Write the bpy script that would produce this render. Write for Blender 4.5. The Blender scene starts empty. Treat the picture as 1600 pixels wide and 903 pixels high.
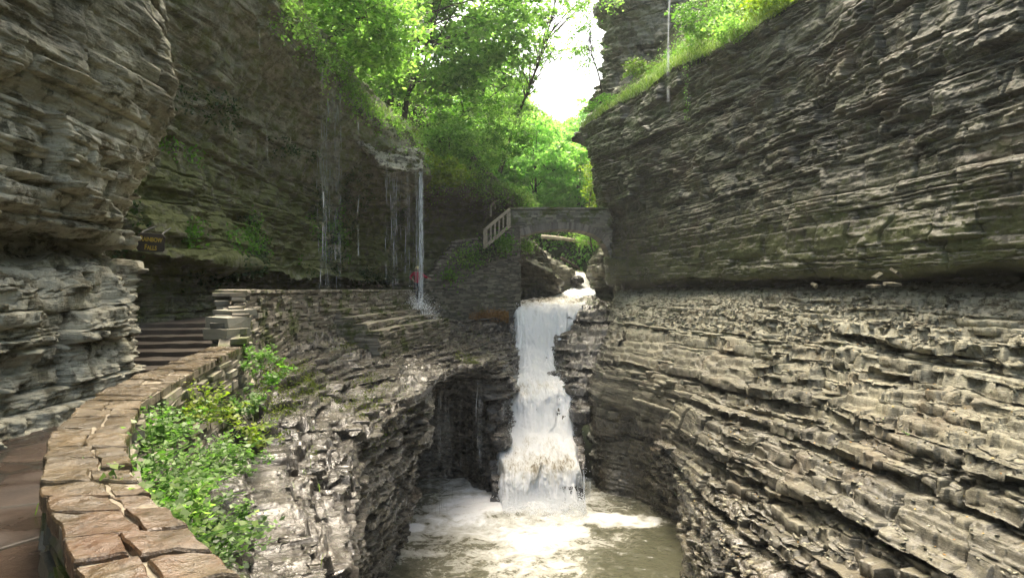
# Gorge with a stepped waterfall, a stone footbridge and a path behind a curtain of dripping water.
import bpy, bmesh, math, random
import numpy as np
R = math.radians
random.seed(11)
rng = np.random.default_rng(11)
sc = bpy.context.scene
col = sc.collection
F = 1000.0            # focal length of the lens in photograph pixels (1600 wide)
HZ = 440.0            # row of the horizon

def at(u, v, y):
    """world point for a place seen at (u, v) standing y metres ahead of the camera"""
    return ((u - 800) * y / F, y, (HZ - v) * y / F)

# ------------------------------------------------------------------ noise
_perm = rng.permutation(256).astype(np.int32)
_perm = np.concatenate([_perm, _perm, _perm])
_vals = (rng.random(256) * 2 - 1).astype(np.float32)

def noise(x, y, z):
    x = np.asarray(x, np.float32); y = np.asarray(y, np.float32); z = np.asarray(z, np.float32)
    xi = np.floor(x).astype(np.int32); yi = np.floor(y).astype(np.int32); zi = np.floor(z).astype(np.int32)
    fx = x - xi; fy = y - yi; fz = z - zi
    fx = fx * fx * (3 - 2 * fx); fy = fy * fy * (3 - 2 * fy); fz = fz * fz * (3 - 2 * fz)
    def h(a, b, c):
        return _vals[_perm[_perm[_perm[(xi + a) & 255] + ((yi + b) & 255)] + ((zi + c) & 255)]]
    x00 = h(0,0,0) * (1-fx) + h(1,0,0) * fx; x10 = h(0,1,0) * (1-fx) + h(1,1,0) * fx
    x01 = h(0,0,1) * (1-fx) + h(1,0,1) * fx; x11 = h(0,1,1) * (1-fx) + h(1,1,1) * fx
    return (x00 * (1-fy) + x10 * fy) * (1-fz) + (x01 * (1-fy) + x11 * fy) * fz

def fbm(x, y, z, octs=4, gain=.5):
    s = 0; a = 1; t = 0
    for i in range(octs):
        s = s + a * noise(x + 17.3 * i, y + 5.1 * i, z - 9.7 * i); t += a
        a *= gain; x = x * 2.03; y = y * 2.03; z = z * 2.03
    return s / t

def hsh(a, b, c=0):
    a = (np.asarray(a).astype(np.int64)); b = np.asarray(b).astype(np.int64)
    n = (a * 73856093) ^ (b * 19349663) ^ (c * 83492791)
    n = (n ^ (n >> 13)) * 1274126177 & 0xFFFFFFFF
    n = (n ^ (n >> 15)) * 2246822519 & 0xFFFFFFFF
    return ((n >> 8) & 0xFFFF).astype(np.float32) / 65535.0

def sstep(a, b, x):
    t = np.clip((x - a) / (b - a), 0, 1)
    return t * t * (3 - 2 * t)

# ------------------------------------------------------------------ object helpers
def tag(o, label=None, cat=None, group=None, kind=None):
    if label: o['label'] = label
    if cat: o['category'] = cat
    if group: o['group'] = group
    if kind: o['kind'] = kind
    return o

def empty(name, loc=(0, 0, 0)):
    o = bpy.data.objects.new(name, None); col.objects.link(o); o.location = loc
    o.empty_display_size = .2
    return o

def link(name, me, mat=None, parent=None):
    if mat is not None and len(me.materials) == 0: me.materials.append(mat)
    o = bpy.data.objects.new(name, me); col.objects.link(o)
    if parent is not None:
        o.parent = parent
        o.matrix_parent_inverse = parent.matrix_basis.inverted()
    return o

def np_mesh(name, verts, faces, attrs=None, smooth=False):
    """verts (n,3), faces (m,4) or (m,3) int arrays"""
    me = bpy.data.meshes.new(name)
    verts = np.ascontiguousarray(verts, np.float32); faces = np.ascontiguousarray(faces, np.int32)
    k = faces.shape[1]; m = len(faces)
    me.vertices.add(len(verts)); me.vertices.foreach_set('co', verts.ravel())
    me.loops.add(m * k); me.loops.foreach_set('vertex_index', faces.ravel())
    me.polygons.add(m)
    me.polygons.foreach_set('loop_start', np.arange(0, m * k, k, dtype=np.int32))
    me.polygons.foreach_set('loop_total', np.full(m, k, np.int32))
    if smooth: me.polygons.foreach_set('use_smooth', np.ones(m, bool))
    if attrs:
        for n, a in attrs.items():
            at_ = me.attributes.new(n, 'FLOAT', 'POINT'); at_.data.foreach_set('value', np.ascontiguousarray(a, np.float32).ravel())
    me.update(calc_edges=True)
    return me

class MB:
    """collects boxes, tubes and leaves, builds ONE mesh object"""
    def __init__(s): s.v = []; s.f = []
    def add(s, vs, fs):
        b = len(s.v); s.v += [tuple(p) for p in vs]; s.f += [tuple(i + b for i in f) for f in fs]
    def hexa(s, p):
        s.add(p, [(0,3,2,1),(4,5,6,7),(0,1,5,4),(1,2,6,5),(2,3,7,6),(3,0,4,7)])
    def box(s, c, sz, rz=0, jit=0, tilt=0):
        p = []
        for z in (-.5, .5):
            for x, y in ((-.5,-.5),(.5,-.5),(.5,.5),(-.5,.5)):
                X = x * sz[0] + random.uniform(-jit, jit); Y = y * sz[1] + random.uniform(-jit, jit); Z = z * sz[2] + random.uniform(-jit, jit) + x * sz[0] * tilt
                p.append((c[0] + X * math.cos(rz) - Y * math.sin(rz), c[1] + X * math.sin(rz) + Y * math.cos(rz), c[2] + Z))
        s.hexa(p)
    def tube(s, pts, rad, n=7, cap=True):
        pts = [np.array(p, float) for p in pts]
        if not hasattr(rad, '__len__'): rad = [rad] * len(pts)
        rings = []
        for i, p in enumerate(pts):
            d = pts[min(i + 1, len(pts) - 1)] - pts[max(i - 1, 0)]; d = d / (np.linalg.norm(d) + 1e-9)
            a = np.cross(d, (0, 0, 1) if abs(d[2]) < .9 else (1, 0, 0)); a /= np.linalg.norm(a); b = np.cross(d, a)
            rings.append([tuple(p + rad[i] * (math.cos(t) * a + math.sin(t) * b)) for t in [2 * math.pi * k / n for k in range(n)]])
        vs = [q for r in rings for q in r]; fs = []
        for i in range(len(pts) - 1):
            for k in range(n):
                fs.append((i*n+k, i*n+(k+1) % n, (i+1)*n+(k+1) % n, (i+1)*n+k))
        if cap: fs.append(tuple(range(n))[::-1]); fs.append(tuple((len(pts)-1)*n + k for k in range(n)))
        s.add(vs, fs)
    def build(s, name, mat, parent=None, smooth=False):
        me = bpy.data.meshes.new(name); me.from_pydata(s.v, [], s.f); me.update()
        if smooth:
            for p in me.polygons: p.use_smooth = True
        return link(name, me, mat, parent)

# ------------------------------------------------------------------ lofted rock
def crom(P, t, tens=.5):
    """Catmull-Rom along axis 0 of P at parameters t (float index)"""
    n = len(P); i = np.clip(np.floor(t).astype(int), 0, n - 2); f = (t - i)
    f = f.reshape((-1,) + (1,) * (P.ndim - 1))
    p0 = P[np.clip(i - 1, 0, n - 1)]; p1 = P[i]; p2 = P[i + 1]; p3 = P[np.clip(i + 2, 0, n - 1)]
    m1 = tens * (p2 - p0); m2 = tens * (p3 - p1)
    f2 = f * f; f3 = f2 * f
    return (2*f3 - 3*f2 + 1) * p1 + (f3 - 2*f2 + f) * m1 + (-2*f3 + 3*f2) * p2 + (f3 - f2) * m2

def params(C, axis, px, lo=3, hi=400):
    """sample parameters so the spacing is about px photograph pixels"""
    C = np.moveaxis(C, axis, 0); ts = []
    for i in range(len(C) - 1):
        best = lo
        for a, b in zip(C[i].reshape(-1, 3), C[i + 1].reshape(-1, 3)):
            if max(a[1], b[1]) < 2.5: continue
            ya, yb = max(a[1], 2.0), max(b[1], 2.0)
            ua, va, ub, vb = a[0]/ya*F, a[2]/ya*F, b[0]/yb*F, b[2]/yb*F
            if min(ua, ub) > 1050 or max(ua, ub) < -1050 or min(va, vb) > 700 or max(va, vb) < -600: continue
            L = math.hypot(np.clip(ua, -1000, 1000) - np.clip(ub, -1000, 1000), np.clip(va, -560, 560) - np.clip(vb, -560, 560))
            best = max(best, L / px)
        k = int(min(best, hi)); ts += list(i + np.arange(k) / k)
    ts.append(len(C) - 1)
    return np.array(ts)

def grid_faces(nr, nc, flip=False):
    i = np.arange(nr - 1)[:, None] * nc + np.arange(nc - 1)[None, :]
    f = np.stack([i, i + 1, i + nc + 1, i + nc], -1).reshape(-1, 4)
    return f[:, ::-1] if flip else f

_t = rng.uniform(.16, .95, 400) ** 1.2; BED = np.cumsum(_t) - 60            # thick beds
_t = np.where(rng.random(3000) < .14, rng.uniform(.13, .24, 3000), rng.uniform(.028, .09, 3000)); LAM = np.cumsum(_t) - 60   # thin laminae

def beds(tab, zb):
    i = np.clip(np.searchsorted(tab, zb) - 1, 0, len(tab) - 2)
    th = tab[i + 1] - tab[i]
    return i, (zb - tab[i]) / th, th, tab[i]

DIP = .016
def loft(ctrl, px=2.2, pxr=None, tr=.35, ref=(0, 15, -2), A1=.35, A2=.12, A3=.10, big=.35, terr=.8, crease=.05, frac=1.0, fade=None, smoothness=None, cuts=(), jitk=1.0, blk=1.0, fine=2.2, flatk=0.0, lamw=.35):
    C = np.array(ctrl, float)
    tc = params(C, 1, px); trw = params(C, 0, pxr or px)
    D = crom(C, trw, tr); D = np.moveaxis(crom(np.moveaxis(D, 1, 0), tc, .5), 0, 1)      # rows, cols, 3
    # distance along the wall, in metres
    mid = D[:, :, :2].mean(0); q = np.concatenate([[0], np.cumsum(np.linalg.norm(np.diff(mid, axis=0), axis=1))])
    q = np.broadcast_to(q[None, :], D.shape[:2])
    gu = np.gradient(D, axis=1); gv = np.gradient(D, axis=0)
    N = np.cross(gu, gv); N /= (np.linalg.norm(N, axis=-1, keepdims=True) + 1e-9)
    flip = (N * (np.array(ref) - D)).sum(-1).mean() < 0
    if flip: N = -N
    x, y, z = D[..., 0], D[..., 1], D[..., 2]
    Nh = N.copy(); Nh[..., 2] = 0; hl = np.linalg.norm(Nh, axis=-1, keepdims=True); Nh = Nh / (hl + 1e-6)
    hor = sstep(.12, .6, hl[..., 0])
    zb = z + DIP * y + .16 * fbm(x * .12, y * .12, z * .1, 2) + .03 * fbm(x, y, z * .5, 2)
    qw = q + .35 * fbm(x * .7, y * .7, z * 1.7, 2)
    # thick beds broken into blocks
    i1, f1, th1, b1 = beds(BED, zb)
    w1 = .8 + 2.6 * hsh(i1, i1 * 0 + 7)
    k1 = np.floor(qw / w1 + 3.1 * hsh(i1, i1 * 0 + 3)); e1 = np.abs(((qw / w1 + 3.1 * hsh(i1, i1 * 0 + 3)) % 1) - .5) * 2
    pr = (1 - .45 * blk) * hsh(i1, i1 * 0 + 1) + .45 * blk * hsh(i1, k1, 5)
    l1 = ((qw / w1 + 3.1 * hsh(i1, i1 * 0 + 3)) % 1) - .5
    dd = A1 * (pr - .5) - crease * 1.2 * sstep(.8, 1, np.abs(f1 - .5) * 2) - .25 * A1 * sstep(.9, 1, e1) * frac
    dd += blk * l1 * w1 * .34 * (hsh(i1, k1, 51) - .5) + (f1 - .5) * th1 * .55 * (hsh(i1, k1, 52) - .45)      # every block face leans its own way
    keep = 1 - flatk * (1 - sstep(.55, .93, hl[..., 0])); dd = dd * keep; big0 = dd
    # thin laminae
    zl = zb + .03 * noise(x * 1.9, y * 1.9, z) + .04 * hsh(i1, k1, 9)
    i2, f2, th2, b2 = beds(LAM, zl)
    w2 = .25 + 1.9 * hsh(i2, i2 * 0 + 2) ** 1.5
    qq = (qw + .1 * noise(x * 3, y * 3, z * 6)) / w2 + 9 * hsh(i2, i2 * 0 + 4); k2 = np.floor(qq)
    pr2 = (1 - .5 * blk) * hsh(i2, i2 * 0 + 11) + .5 * blk * hsh(i2, k2, 15)
    patch = keep * 1.0 * (.35 + .9 * sstep(-.25, .35, fbm(x * .5, y * .5, z * .6, 2)))
    l2 = (qq % 1) - .5
    dd += patch * (l2 * w2 * .20 * (hsh(i2, k2, 53) - .5) + (f2 - .5) * th2 * .8 * (hsh(i2, k2, 54) - .4))
    dd += A2 * patch * (pr2 - .5) - crease * .35 * patch * sstep(.65, 1, np.abs(f2 - .5) * 2)
    for zc, hw, dep, sd in cuts:      # deep slots where soft beds have fallen out
        zz_ = zb + .12 * (hsh(k1, i1, 60 + sd) - .5) + .45 * noise(qw * .16, 0 * qw + sd, 0 * qw); dd -= dep * sstep(hw * 1.15, hw * .85, np.abs(zz_ - zc)) * sstep(-.02, .18, noise(qw * .42, 0 * qw + 3.3 * sd, zb * .2) + .25 * (hsh(k1, i1, 70 + sd) - .5))
        dd += dep * .35 * sstep(hw * 1.2, hw * 1.6, zz_ - zc) * sstep(hw * 4, hw * 2.2, zz_ - zc)
    # a third break-up: chipped bits
    qq3 = qw * 4.1 + 20 * hsh(i2, i2 * 0 + 21); dd += .3 * A2 * patch * (hsh(i2, np.floor(qq3), 23) - .5)
    rough = A3 * fbm(x * 1.6, y * 1.6, z * 2.6, 5, .55)
    bigd = big * fbm(x * .28, y * .28, z * .35, 3)
    fd = 1.0 if fade is None else fade(x, y, z)
    sm = 1.0 if smoothness is None else smoothness(x, y, z)
    out = D + Nh * ((dd * (.25 + .75 * hor) * sm) * fd)[..., None] + N * ((rough * (.5 + .5 * sm) + bigd) * fd)[..., None]
    # terraces where the rock lies flat
    fl = sstep(.18, .6, np.abs(N[..., 2])) * terr
    gx_ = x * .9 + .6 * noise(x * .7, y * .7, 0 * x + 5); gy_ = y * .9 + .6 * noise(x * .7, y * .7, 0 * x + 15)
    jit = .30 * (hsh(np.floor(gx_ * 1.3), np.floor(gy_ * .8), 31) - .5) + .10 * (hsh(np.floor(gx_ * 3.1), np.floor(gy_ * 2.6), 32) - .5) + .12 * fbm(x * .8, y * .8, 0 * x, 3)
    zt = zb + jit
    jit = jit * jitk
    it, ft, tht, bt = beds(BED[::1], zt * fine); rt = bt + tht * np.clip((ft - .38) / .16, 0, 1)
    it2, ft2, tht2, bt2 = beds(LAM, zt); rt2 = bt2 + tht2 * np.clip((ft2 - .5) / .2, 0, 1)
    out[..., 2] += fl * ((.7 * (rt / fine - zt)) + lamw * (rt2 - zt)) * fd
    return dict(P=out, N=N, flip=flip, base=D, q=q, lam=hsh(i2, k2, 41), bed=hsh(i1, k1, 43))

def rock_obj(name, L, mat, moss=0, wet=0, pale=0, parent=None, extra=None):
    P = L['P']; nr, nc = P.shape[:2]
    x, y, z = P[..., 0], P[..., 1], P[..., 2]
    gu = np.gradient(P, axis=1); gv = np.gradient(P, axis=0); n = np.cross(gu, gv); n /= np.linalg.norm(n, axis=-1, keepdims=True) + 1e-9
    if L['flip']: n = -n
    one = np.ones_like(x)
    A = dict(moss=(moss(x, y, z, n) if callable(moss) else moss) * one, wet=(wet(x, y, z, n) if callable(wet) else wet) * one,
             pale=(pale(x, y, z, n) if callable(pale) else pale) * one, tone=.6 * L['lam'] + .4 * L['bed'])
    if extra: A.update({k: f(x, y, z, n) * one for k, f in extra.items()})
    me = np_mesh(name, P.reshape(-1, 3), grid_faces(nr, nc, not L['flip']), {k: v.ravel() for k, v in A.items()})
    return link(name, me, mat, parent)
# ------------------------------------------------------------------ materials
def newmat(name):
    m = bpy.data.materials.new(name); m.use_nodes = True; nt = m.node_tree; nt.nodes.clear()
    return m, nt, nt.nodes, nt.links

class NT:
    def __init__(s, name):
        s.m, s.t, s.n, s.l = newmat(name)
    def node(s, typ, **kw):
        n = s.n.new(typ)
        for k, v in kw.items():
            if k in n.inputs.keys() if isinstance(k, str) else False: pass
            setattr(n, k, v)
        return n
    def put(s, sock, val):
        if hasattr(val, 'is_linked') or hasattr(val, 'links'): s.l.new(val, sock)
        elif isinstance(val, (tuple, list)) and len(val) == 3 and sock.type == 'RGBA': sock.default_value = (*val, 1)
        else: sock.default_value = val
    def mix(s, f, a, b, mode='MIX'):
        n = s.n.new('ShaderNodeMix'); n.data_type = 'RGBA'; n.blend_type = mode
        s.put(n.inputs[0], f); s.put(n.inputs[6], a); s.put(n.inputs[7], b); return n.outputs[2]
    def math(s, op, a, b=0, clamp=False):
        n = s.n.new('ShaderNodeMath'); n.operation = op; n.use_clamp = clamp
        s.put(n.inputs[0], a); s.put(n.inputs[1], b); return n.outputs[0]
    def coords(s, scale=(1, 1, 1), kind='Object', rot=(0, 0, 0)):
        tc = s.n.new('ShaderNodeTexCoord'); mp = s.n.new('ShaderNodeMapping'); mp.inputs['Scale'].default_value = scale; mp.inputs['Rotation'].default_value = rot
        s.l.new(tc.outputs[kind], mp.inputs['Vector']); return mp.outputs[0]
    def pos(s, scale=(1, 1, 1)):
        g = s.n.new('ShaderNodeNewGeometry'); mp = s.n.new('ShaderNodeMapping'); mp.inputs['Scale'].default_value = scale
        s.l.new(g.outputs['Position'], mp.inputs['Vector']); return mp.outputs[0]
    def noise(s, vec, scale, detail=4, rough=.55, dist=0):
        n = s.n.new('ShaderNodeTexNoise'); n.inputs['Scale'].default_value = scale; n.inputs['Detail'].default_value = detail
        n.inputs['Roughness'].default_value = rough; n.inputs['Distortion'].default_value = dist
        s.l.new(vec, n.inputs['Vector']); return n.outputs['Fac']
    def ramp(s, f, stops, interp='LINEAR'):
        n = s.n.new('ShaderNodeValToRGB'); s.put(n.inputs[0], f); e = n.color_ramp.elements; n.color_ramp.interpolation = interp
        while len(e) < len(stops): e.new(.5)
        for el, (p, c) in zip(e, stops):
            el.position = p; el.color = (*c, 1) if isinstance(c, (tuple, list)) else (c, c, c, 1)
        return n.outputs[0]
    def attr(s, name):
        n = s.n.new('ShaderNodeAttribute'); n.attribute_name = name; return n.outputs['Fac']
    def bump(s, h, strength=.5, dist=.02, normal=None):
        n = s.n.new('ShaderNodeBump'); n.inputs['Strength'].default_value = strength; n.inputs['Distance'].default_value = dist
        s.l.new(h, n.inputs['Height'])
        if normal is not None: s.l.new(normal, n.inputs['Normal'])
        return n.outputs[0]
    def principled(s, color, rough=.8, spec=.5, normal=None, out=True, **kw):
        p = s.n.new('ShaderNodeBsdfPrincipled'); s.put(p.inputs['Base Color'], color); s.put(p.inputs['Roughness'], rough)
        s.put(p.inputs['Specular IOR Level'], spec)
        if normal is not None: s.l.new(normal, p.inputs['Normal'])
        for k, v in kw.items(): s.put(p.inputs[k.replace('_', ' ')], v)
        if out: s.out(p.outputs[0])
        return p.outputs[0]
    def out(s, sh):
        o = s.n.new('ShaderNodeOutputMaterial'); s.l.new(sh, o.inputs['Surface'])

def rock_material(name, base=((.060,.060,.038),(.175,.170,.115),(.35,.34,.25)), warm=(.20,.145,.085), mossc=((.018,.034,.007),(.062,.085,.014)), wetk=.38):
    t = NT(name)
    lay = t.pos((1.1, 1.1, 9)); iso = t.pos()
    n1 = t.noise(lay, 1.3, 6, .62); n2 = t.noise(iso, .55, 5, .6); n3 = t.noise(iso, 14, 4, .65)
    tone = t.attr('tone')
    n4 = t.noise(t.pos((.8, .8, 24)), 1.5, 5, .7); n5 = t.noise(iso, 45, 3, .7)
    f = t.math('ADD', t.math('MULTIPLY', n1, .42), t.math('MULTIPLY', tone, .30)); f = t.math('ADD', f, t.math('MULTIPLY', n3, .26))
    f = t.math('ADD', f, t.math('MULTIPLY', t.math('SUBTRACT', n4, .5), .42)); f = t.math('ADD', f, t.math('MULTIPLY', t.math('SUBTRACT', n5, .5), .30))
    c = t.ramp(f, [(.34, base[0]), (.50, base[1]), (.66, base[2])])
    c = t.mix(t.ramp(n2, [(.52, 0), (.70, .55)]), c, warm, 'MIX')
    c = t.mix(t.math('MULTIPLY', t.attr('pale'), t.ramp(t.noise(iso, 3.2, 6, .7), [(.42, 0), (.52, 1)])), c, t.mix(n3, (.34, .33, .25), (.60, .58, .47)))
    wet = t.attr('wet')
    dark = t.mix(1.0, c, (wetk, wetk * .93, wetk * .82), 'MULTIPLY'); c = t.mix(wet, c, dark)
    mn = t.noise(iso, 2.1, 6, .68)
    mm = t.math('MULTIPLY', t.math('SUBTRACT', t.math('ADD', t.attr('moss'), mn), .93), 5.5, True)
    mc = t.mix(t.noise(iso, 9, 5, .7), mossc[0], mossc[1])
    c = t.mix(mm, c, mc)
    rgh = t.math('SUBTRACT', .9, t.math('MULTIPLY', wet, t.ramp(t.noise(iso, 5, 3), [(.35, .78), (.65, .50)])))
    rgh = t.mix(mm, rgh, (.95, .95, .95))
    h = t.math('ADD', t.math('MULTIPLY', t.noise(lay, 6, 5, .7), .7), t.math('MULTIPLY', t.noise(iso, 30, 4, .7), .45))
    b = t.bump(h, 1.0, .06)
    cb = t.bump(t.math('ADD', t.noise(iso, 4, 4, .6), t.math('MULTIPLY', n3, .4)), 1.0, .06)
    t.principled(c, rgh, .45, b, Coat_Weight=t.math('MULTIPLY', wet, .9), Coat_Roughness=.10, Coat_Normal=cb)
    return t.m

M = {}
M['rock'] = rock_material('layered_shale')
M['dryrock'] = rock_material('dry_shale', ((.048,.045,.028),(.150,.139,.092),(.325,.308,.22)))
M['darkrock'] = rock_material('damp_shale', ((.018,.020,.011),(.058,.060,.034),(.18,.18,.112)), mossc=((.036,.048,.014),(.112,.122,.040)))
M['alcove'] = rock_material('mossy_shale', ((.060,.060,.036),(.185,.178,.115),(.40,.385,.27)), mossc=((.062,.074,.022),(.185,.20,.058)))
M['wetrock'] = rock_material('wet_shale', ((.04,.037,.032),(.095,.087,.077),(.20,.185,.165)), wetk=.46, warm=(.12,.095,.065), mossc=((.04,.06,.01),(.13,.15,.02)))

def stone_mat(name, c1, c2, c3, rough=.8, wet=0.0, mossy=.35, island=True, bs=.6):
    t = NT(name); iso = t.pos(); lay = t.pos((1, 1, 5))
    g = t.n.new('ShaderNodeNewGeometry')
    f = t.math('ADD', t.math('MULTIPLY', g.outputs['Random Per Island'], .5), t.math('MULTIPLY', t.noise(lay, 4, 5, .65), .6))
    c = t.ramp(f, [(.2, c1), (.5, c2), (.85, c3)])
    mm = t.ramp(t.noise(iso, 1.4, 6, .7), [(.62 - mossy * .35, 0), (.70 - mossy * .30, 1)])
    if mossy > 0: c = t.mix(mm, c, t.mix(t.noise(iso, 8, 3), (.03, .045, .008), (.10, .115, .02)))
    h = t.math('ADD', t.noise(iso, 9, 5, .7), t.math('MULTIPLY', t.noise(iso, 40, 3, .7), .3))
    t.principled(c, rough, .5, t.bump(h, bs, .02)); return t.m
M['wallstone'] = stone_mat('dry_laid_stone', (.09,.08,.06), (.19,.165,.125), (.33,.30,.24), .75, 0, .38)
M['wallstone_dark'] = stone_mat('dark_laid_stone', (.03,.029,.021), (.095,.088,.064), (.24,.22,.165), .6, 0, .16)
M['bridgestone'] = stone_mat('bridge_stone', (.05,.048,.036), (.13,.122,.095), (.26,.245,.19), .7, 0, .42)
M['capstone_pale'] = stone_mat('pale_capstone', (.13,.12,.088), (.23,.215,.165), (.34,.32,.25), .7, 0, .05)
M['step'] = stone_mat('path_stone', (.035,.028,.022), (.070,.056,.043), (.13,.108,.083), .55, 0, 0)

def flag_mat():
    t = NT('wet_flagstone'); iso = t.pos(); g = t.n.new('ShaderNodeNewGeometry')
    n = t.noise(iso, 3.0, 6, .65)
    f = t.math('ADD', t.math('MULTIPLY', g.outputs['Random Per Island'], .35), t.math('MULTIPLY', n, .65))
    c = t.ramp(f, [(.30, (.024,.018,.010)), (.48, (.074,.055,.030)), (.72, (.20,.150,.085))])
    sep = t.n.new('ShaderNodeSeparateXYZ'); t.l.new(iso, sep.inputs[0])
    near = t.math('MULTIPLY', t.math('SUBTRACT', 3.4, sep.outputs[1]), .7, True)      # iron stain grows towards this end of the wall
    red = t.math('MULTIPLY', t.ramp(t.noise(iso, 1.5, 4, .6), [(.53, 0), (.66, .85)]), t.math('ADD', t.math('MULTIPLY', near, .85), .06), True)
    c = t.mix(red, c, t.mix(t.noise(iso, 7, 4), (.036, .009, .004), (.095, .030, .012)))
    dirt = t.ramp(t.noise(iso, 26, 6, .8), [(.36, .35), (.5, 1)])
    c = t.mix(1.0, c, dirt, 'MULTIPLY')
    wet = t.noise(iso, 2.4, 4, .6)
    rgh = t.ramp(wet, [(.38, .08), (.52, .26), (.68, .48)])
    h = t.math('ADD', t.math('MULTIPLY', t.noise(iso, 7, 6, .65), .8), t.math('MULTIPLY', t.noise(iso, 50, 4, .75), .3))
    t.principled(c, rgh, .5, t.bump(h, .9, .025)); return t.m
M['flag'] = flag_mat()
def path_mat():
    t = NT('wet_path_paving'); iso = t.pos((1, 1, 1))
    v = t.n.new('ShaderNodeTexVoronoi'); v.feature = 'DISTANCE_TO_EDGE'; v.inputs['Scale'].default_value = 1.25; t.l.new(iso, v.inputs['Vector'])
    vc = t.n.new('ShaderNodeTexVoronoi'); vc.inputs['Scale'].default_value = 1.25; t.l.new(iso, vc.inputs['Vector'])
    joint = t.ramp(v.outputs['Distance'], [(.012, 0), (.04, 1)])
    c = t.ramp(t.math('ADD', t.math('MULTIPLY', t.noise(iso, 3, 6, .65), .7), t.math('MULTIPLY', vc.outputs['Color'], .3)), [(.25, (.024,.017,.013)), (.55, (.055,.038,.028)), (.8, (.115,.085,.064))])
    c = t.mix(joint, (.03, .026, .02), c)
    rgh = t.ramp(t.noise(iso, 1.8, 4), [(.38, .13), (.6, .5)])
    h = t.math('ADD', t.math('MULTIPLY', joint, .5), t.math('MULTIPLY', t.noise(iso, 12, 5, .7), .5))
    t.principled(c, rgh, .5, t.bump(h, .5, .02)); return t.m
M['path'] = path_mat()
t = NT('lime_mortar'); t.principled(t.ramp(t.noise(t.pos(), 14, 5, .7), [(.3, (.10,.082,.055)), (.7, (.30,.26,.19))]), .7, .4, t.bump(t.noise(t.pos(), 30, 4), .7, .02)); M['mortar'] = t.m

def leaf_mat(name, c1, c2, c3, trans=.45, rough=.45, tsc=1.5):
    t = NT(name); g = t.n.new('ShaderNodeNewGeometry'); oi = t.n.new('ShaderNodeObjectInfo')
    f = t.math('ADD', t.math('MULTIPLY', g.outputs['Random Per Island'], .6), t.math('MULTIPLY', t.noise(t.pos(), .5, 3), .5))
    c = t.ramp(f, [(.15, c1), (.5, c2), (.9, c3)])
    p = t.principled(c, rough, .4, None, False)
    tr = t.n.new('ShaderNodeBsdfTranslucent'); t.l.new(t.mix(1.0, c, (tsc * .78, tsc * 1.06, tsc * .52), 'MULTIPLY'), tr.inputs[0])
    ms = t.n.new('ShaderNodeMixShader'); ms.inputs[0].default_value = trans; t.l.new(p, ms.inputs[1]); t.l.new(tr.outputs[0], ms.inputs[2])
    t.out(ms.outputs[0]); return t.m
M['leaf_bright'] = leaf_mat('bright_maple_leaves', (.075,.130,.036), (.165,.245,.068), (.31,.38,.14), .64, tsc=2.1)
M['leaf_mid'] = leaf_mat('green_leaves', (.055,.13,.02), (.10,.205,.03), (.17,.30,.045), .55, tsc=1.8)
M['leaf_far'] = leaf_mat('far_leaves', (.17,.27,.10), (.25,.37,.13), (.34,.46,.17), .62, tsc=1.9)  # leaf colours lightened to paint in the haze of distance
M['leaf_dark'] = leaf_mat('dark_leaves', (.016,.036,.010), (.030,.062,.016), (.055,.10,.022), .35)
M['leaf_herb'] = leaf_mat('herb_leaves', (.07,.14,.03), (.13,.24,.05), (.24,.37,.10), .45, tsc=1.4)
M['leaf_yellow'] = leaf_mat('yellow_green_leaves', (.12,.17,.014), (.20,.26,.02), (.32,.36,.03), .5)
M['grass'] = leaf_mat('grass_blades', (.07,.12,.02), (.13,.20,.03), (.24,.29,.06), .45)
M['moss_tuft'] = leaf_mat('moss_tufts', (.05,.075,.01), (.10,.13,.014), (.17,.19,.02), .3, .8)
M['moss_orange'] = leaf_mat('orange_moss', (.18,.07,.015), (.28,.13,.03), (.38,.20,.06), .3, .8)
M['leaf_dead'] = leaf_mat('fallen_leaves', (.20,.07,.02), (.36,.20,.05), (.50,.38,.14), .25, .6)
t = NT('bark'); t.principled(t.ramp(t.noise(t.pos((4, 4, 1)), 3, 5, .7), [(.3, (.035,.028,.02)), (.7, (.13,.11,.085))]), .9, .3, t.bump(t.noise(t.pos((4, 4, 1)), 6, 4), .8, .03)); M['bark'] = t.m
t = NT('soil'); t.principled(t.ramp(t.noise(t.pos(), 1.5, 6, .7), [(.35, (.020,.025,.008)), (.6, (.045,.062,.016)), (.8, (.09,.08,.045))]), .95, .3, t.bump(t.noise(t.pos(), 4, 5, .7), 1, .1)); M['soil'] = t.m
t = NT('weathered_wood'); t.principled(t.ramp(t.noise(t.pos((1, 1, 1)), 9, 5, .7), [(.3, (.20,.17,.12)), (.7, (.40,.35,.27))]), .8, .3, t.bump(t.noise(t.pos(), 20, 4), .4, .01)); M['wood'] = t.m
t = NT('log_wood'); t.principled(t.ramp(t.noise(t.pos(), 3, 5, .7), [(.3, (.28,.23,.17)), (.7, (.55,.48,.38))]), .8, .3); M['log'] = t.m
t = NT('sign_board'); t.principled(t.ramp(t.noise(t.coords((2, 2, 30)), 3, 5, .7), [(.3, (.016,.011,.007)), (.7, (.045,.033,.022))]), .6, .4, t.bump(t.noise(t.coords((2, 2, 30)), 4, 4), .4, .004)); M['sign'] = t.m
t = NT('yellow_lettering'); t.principled((.42, .29, .03), .6, .3); M['yellow'] = t.m
for n_, c_, r_ in (('red_cloth', (.42,.015,.045), .6), ('hat_cloth', (.75,.62,.28), .7), ('skin', (.46,.28,.20), .55), ('dark_cloth', (.03,.03,.05), .8), ('pink_cloth', (.55,.18,.25), .6), ('iron', (.05,.05,.05), .5)):
    t = NT(n_); t.principled(t.mix(t.noise(t.coords(), 12, 3), tuple(x * .75 for x in c_), c_), r_, .4); M[n_] = t.m

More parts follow.
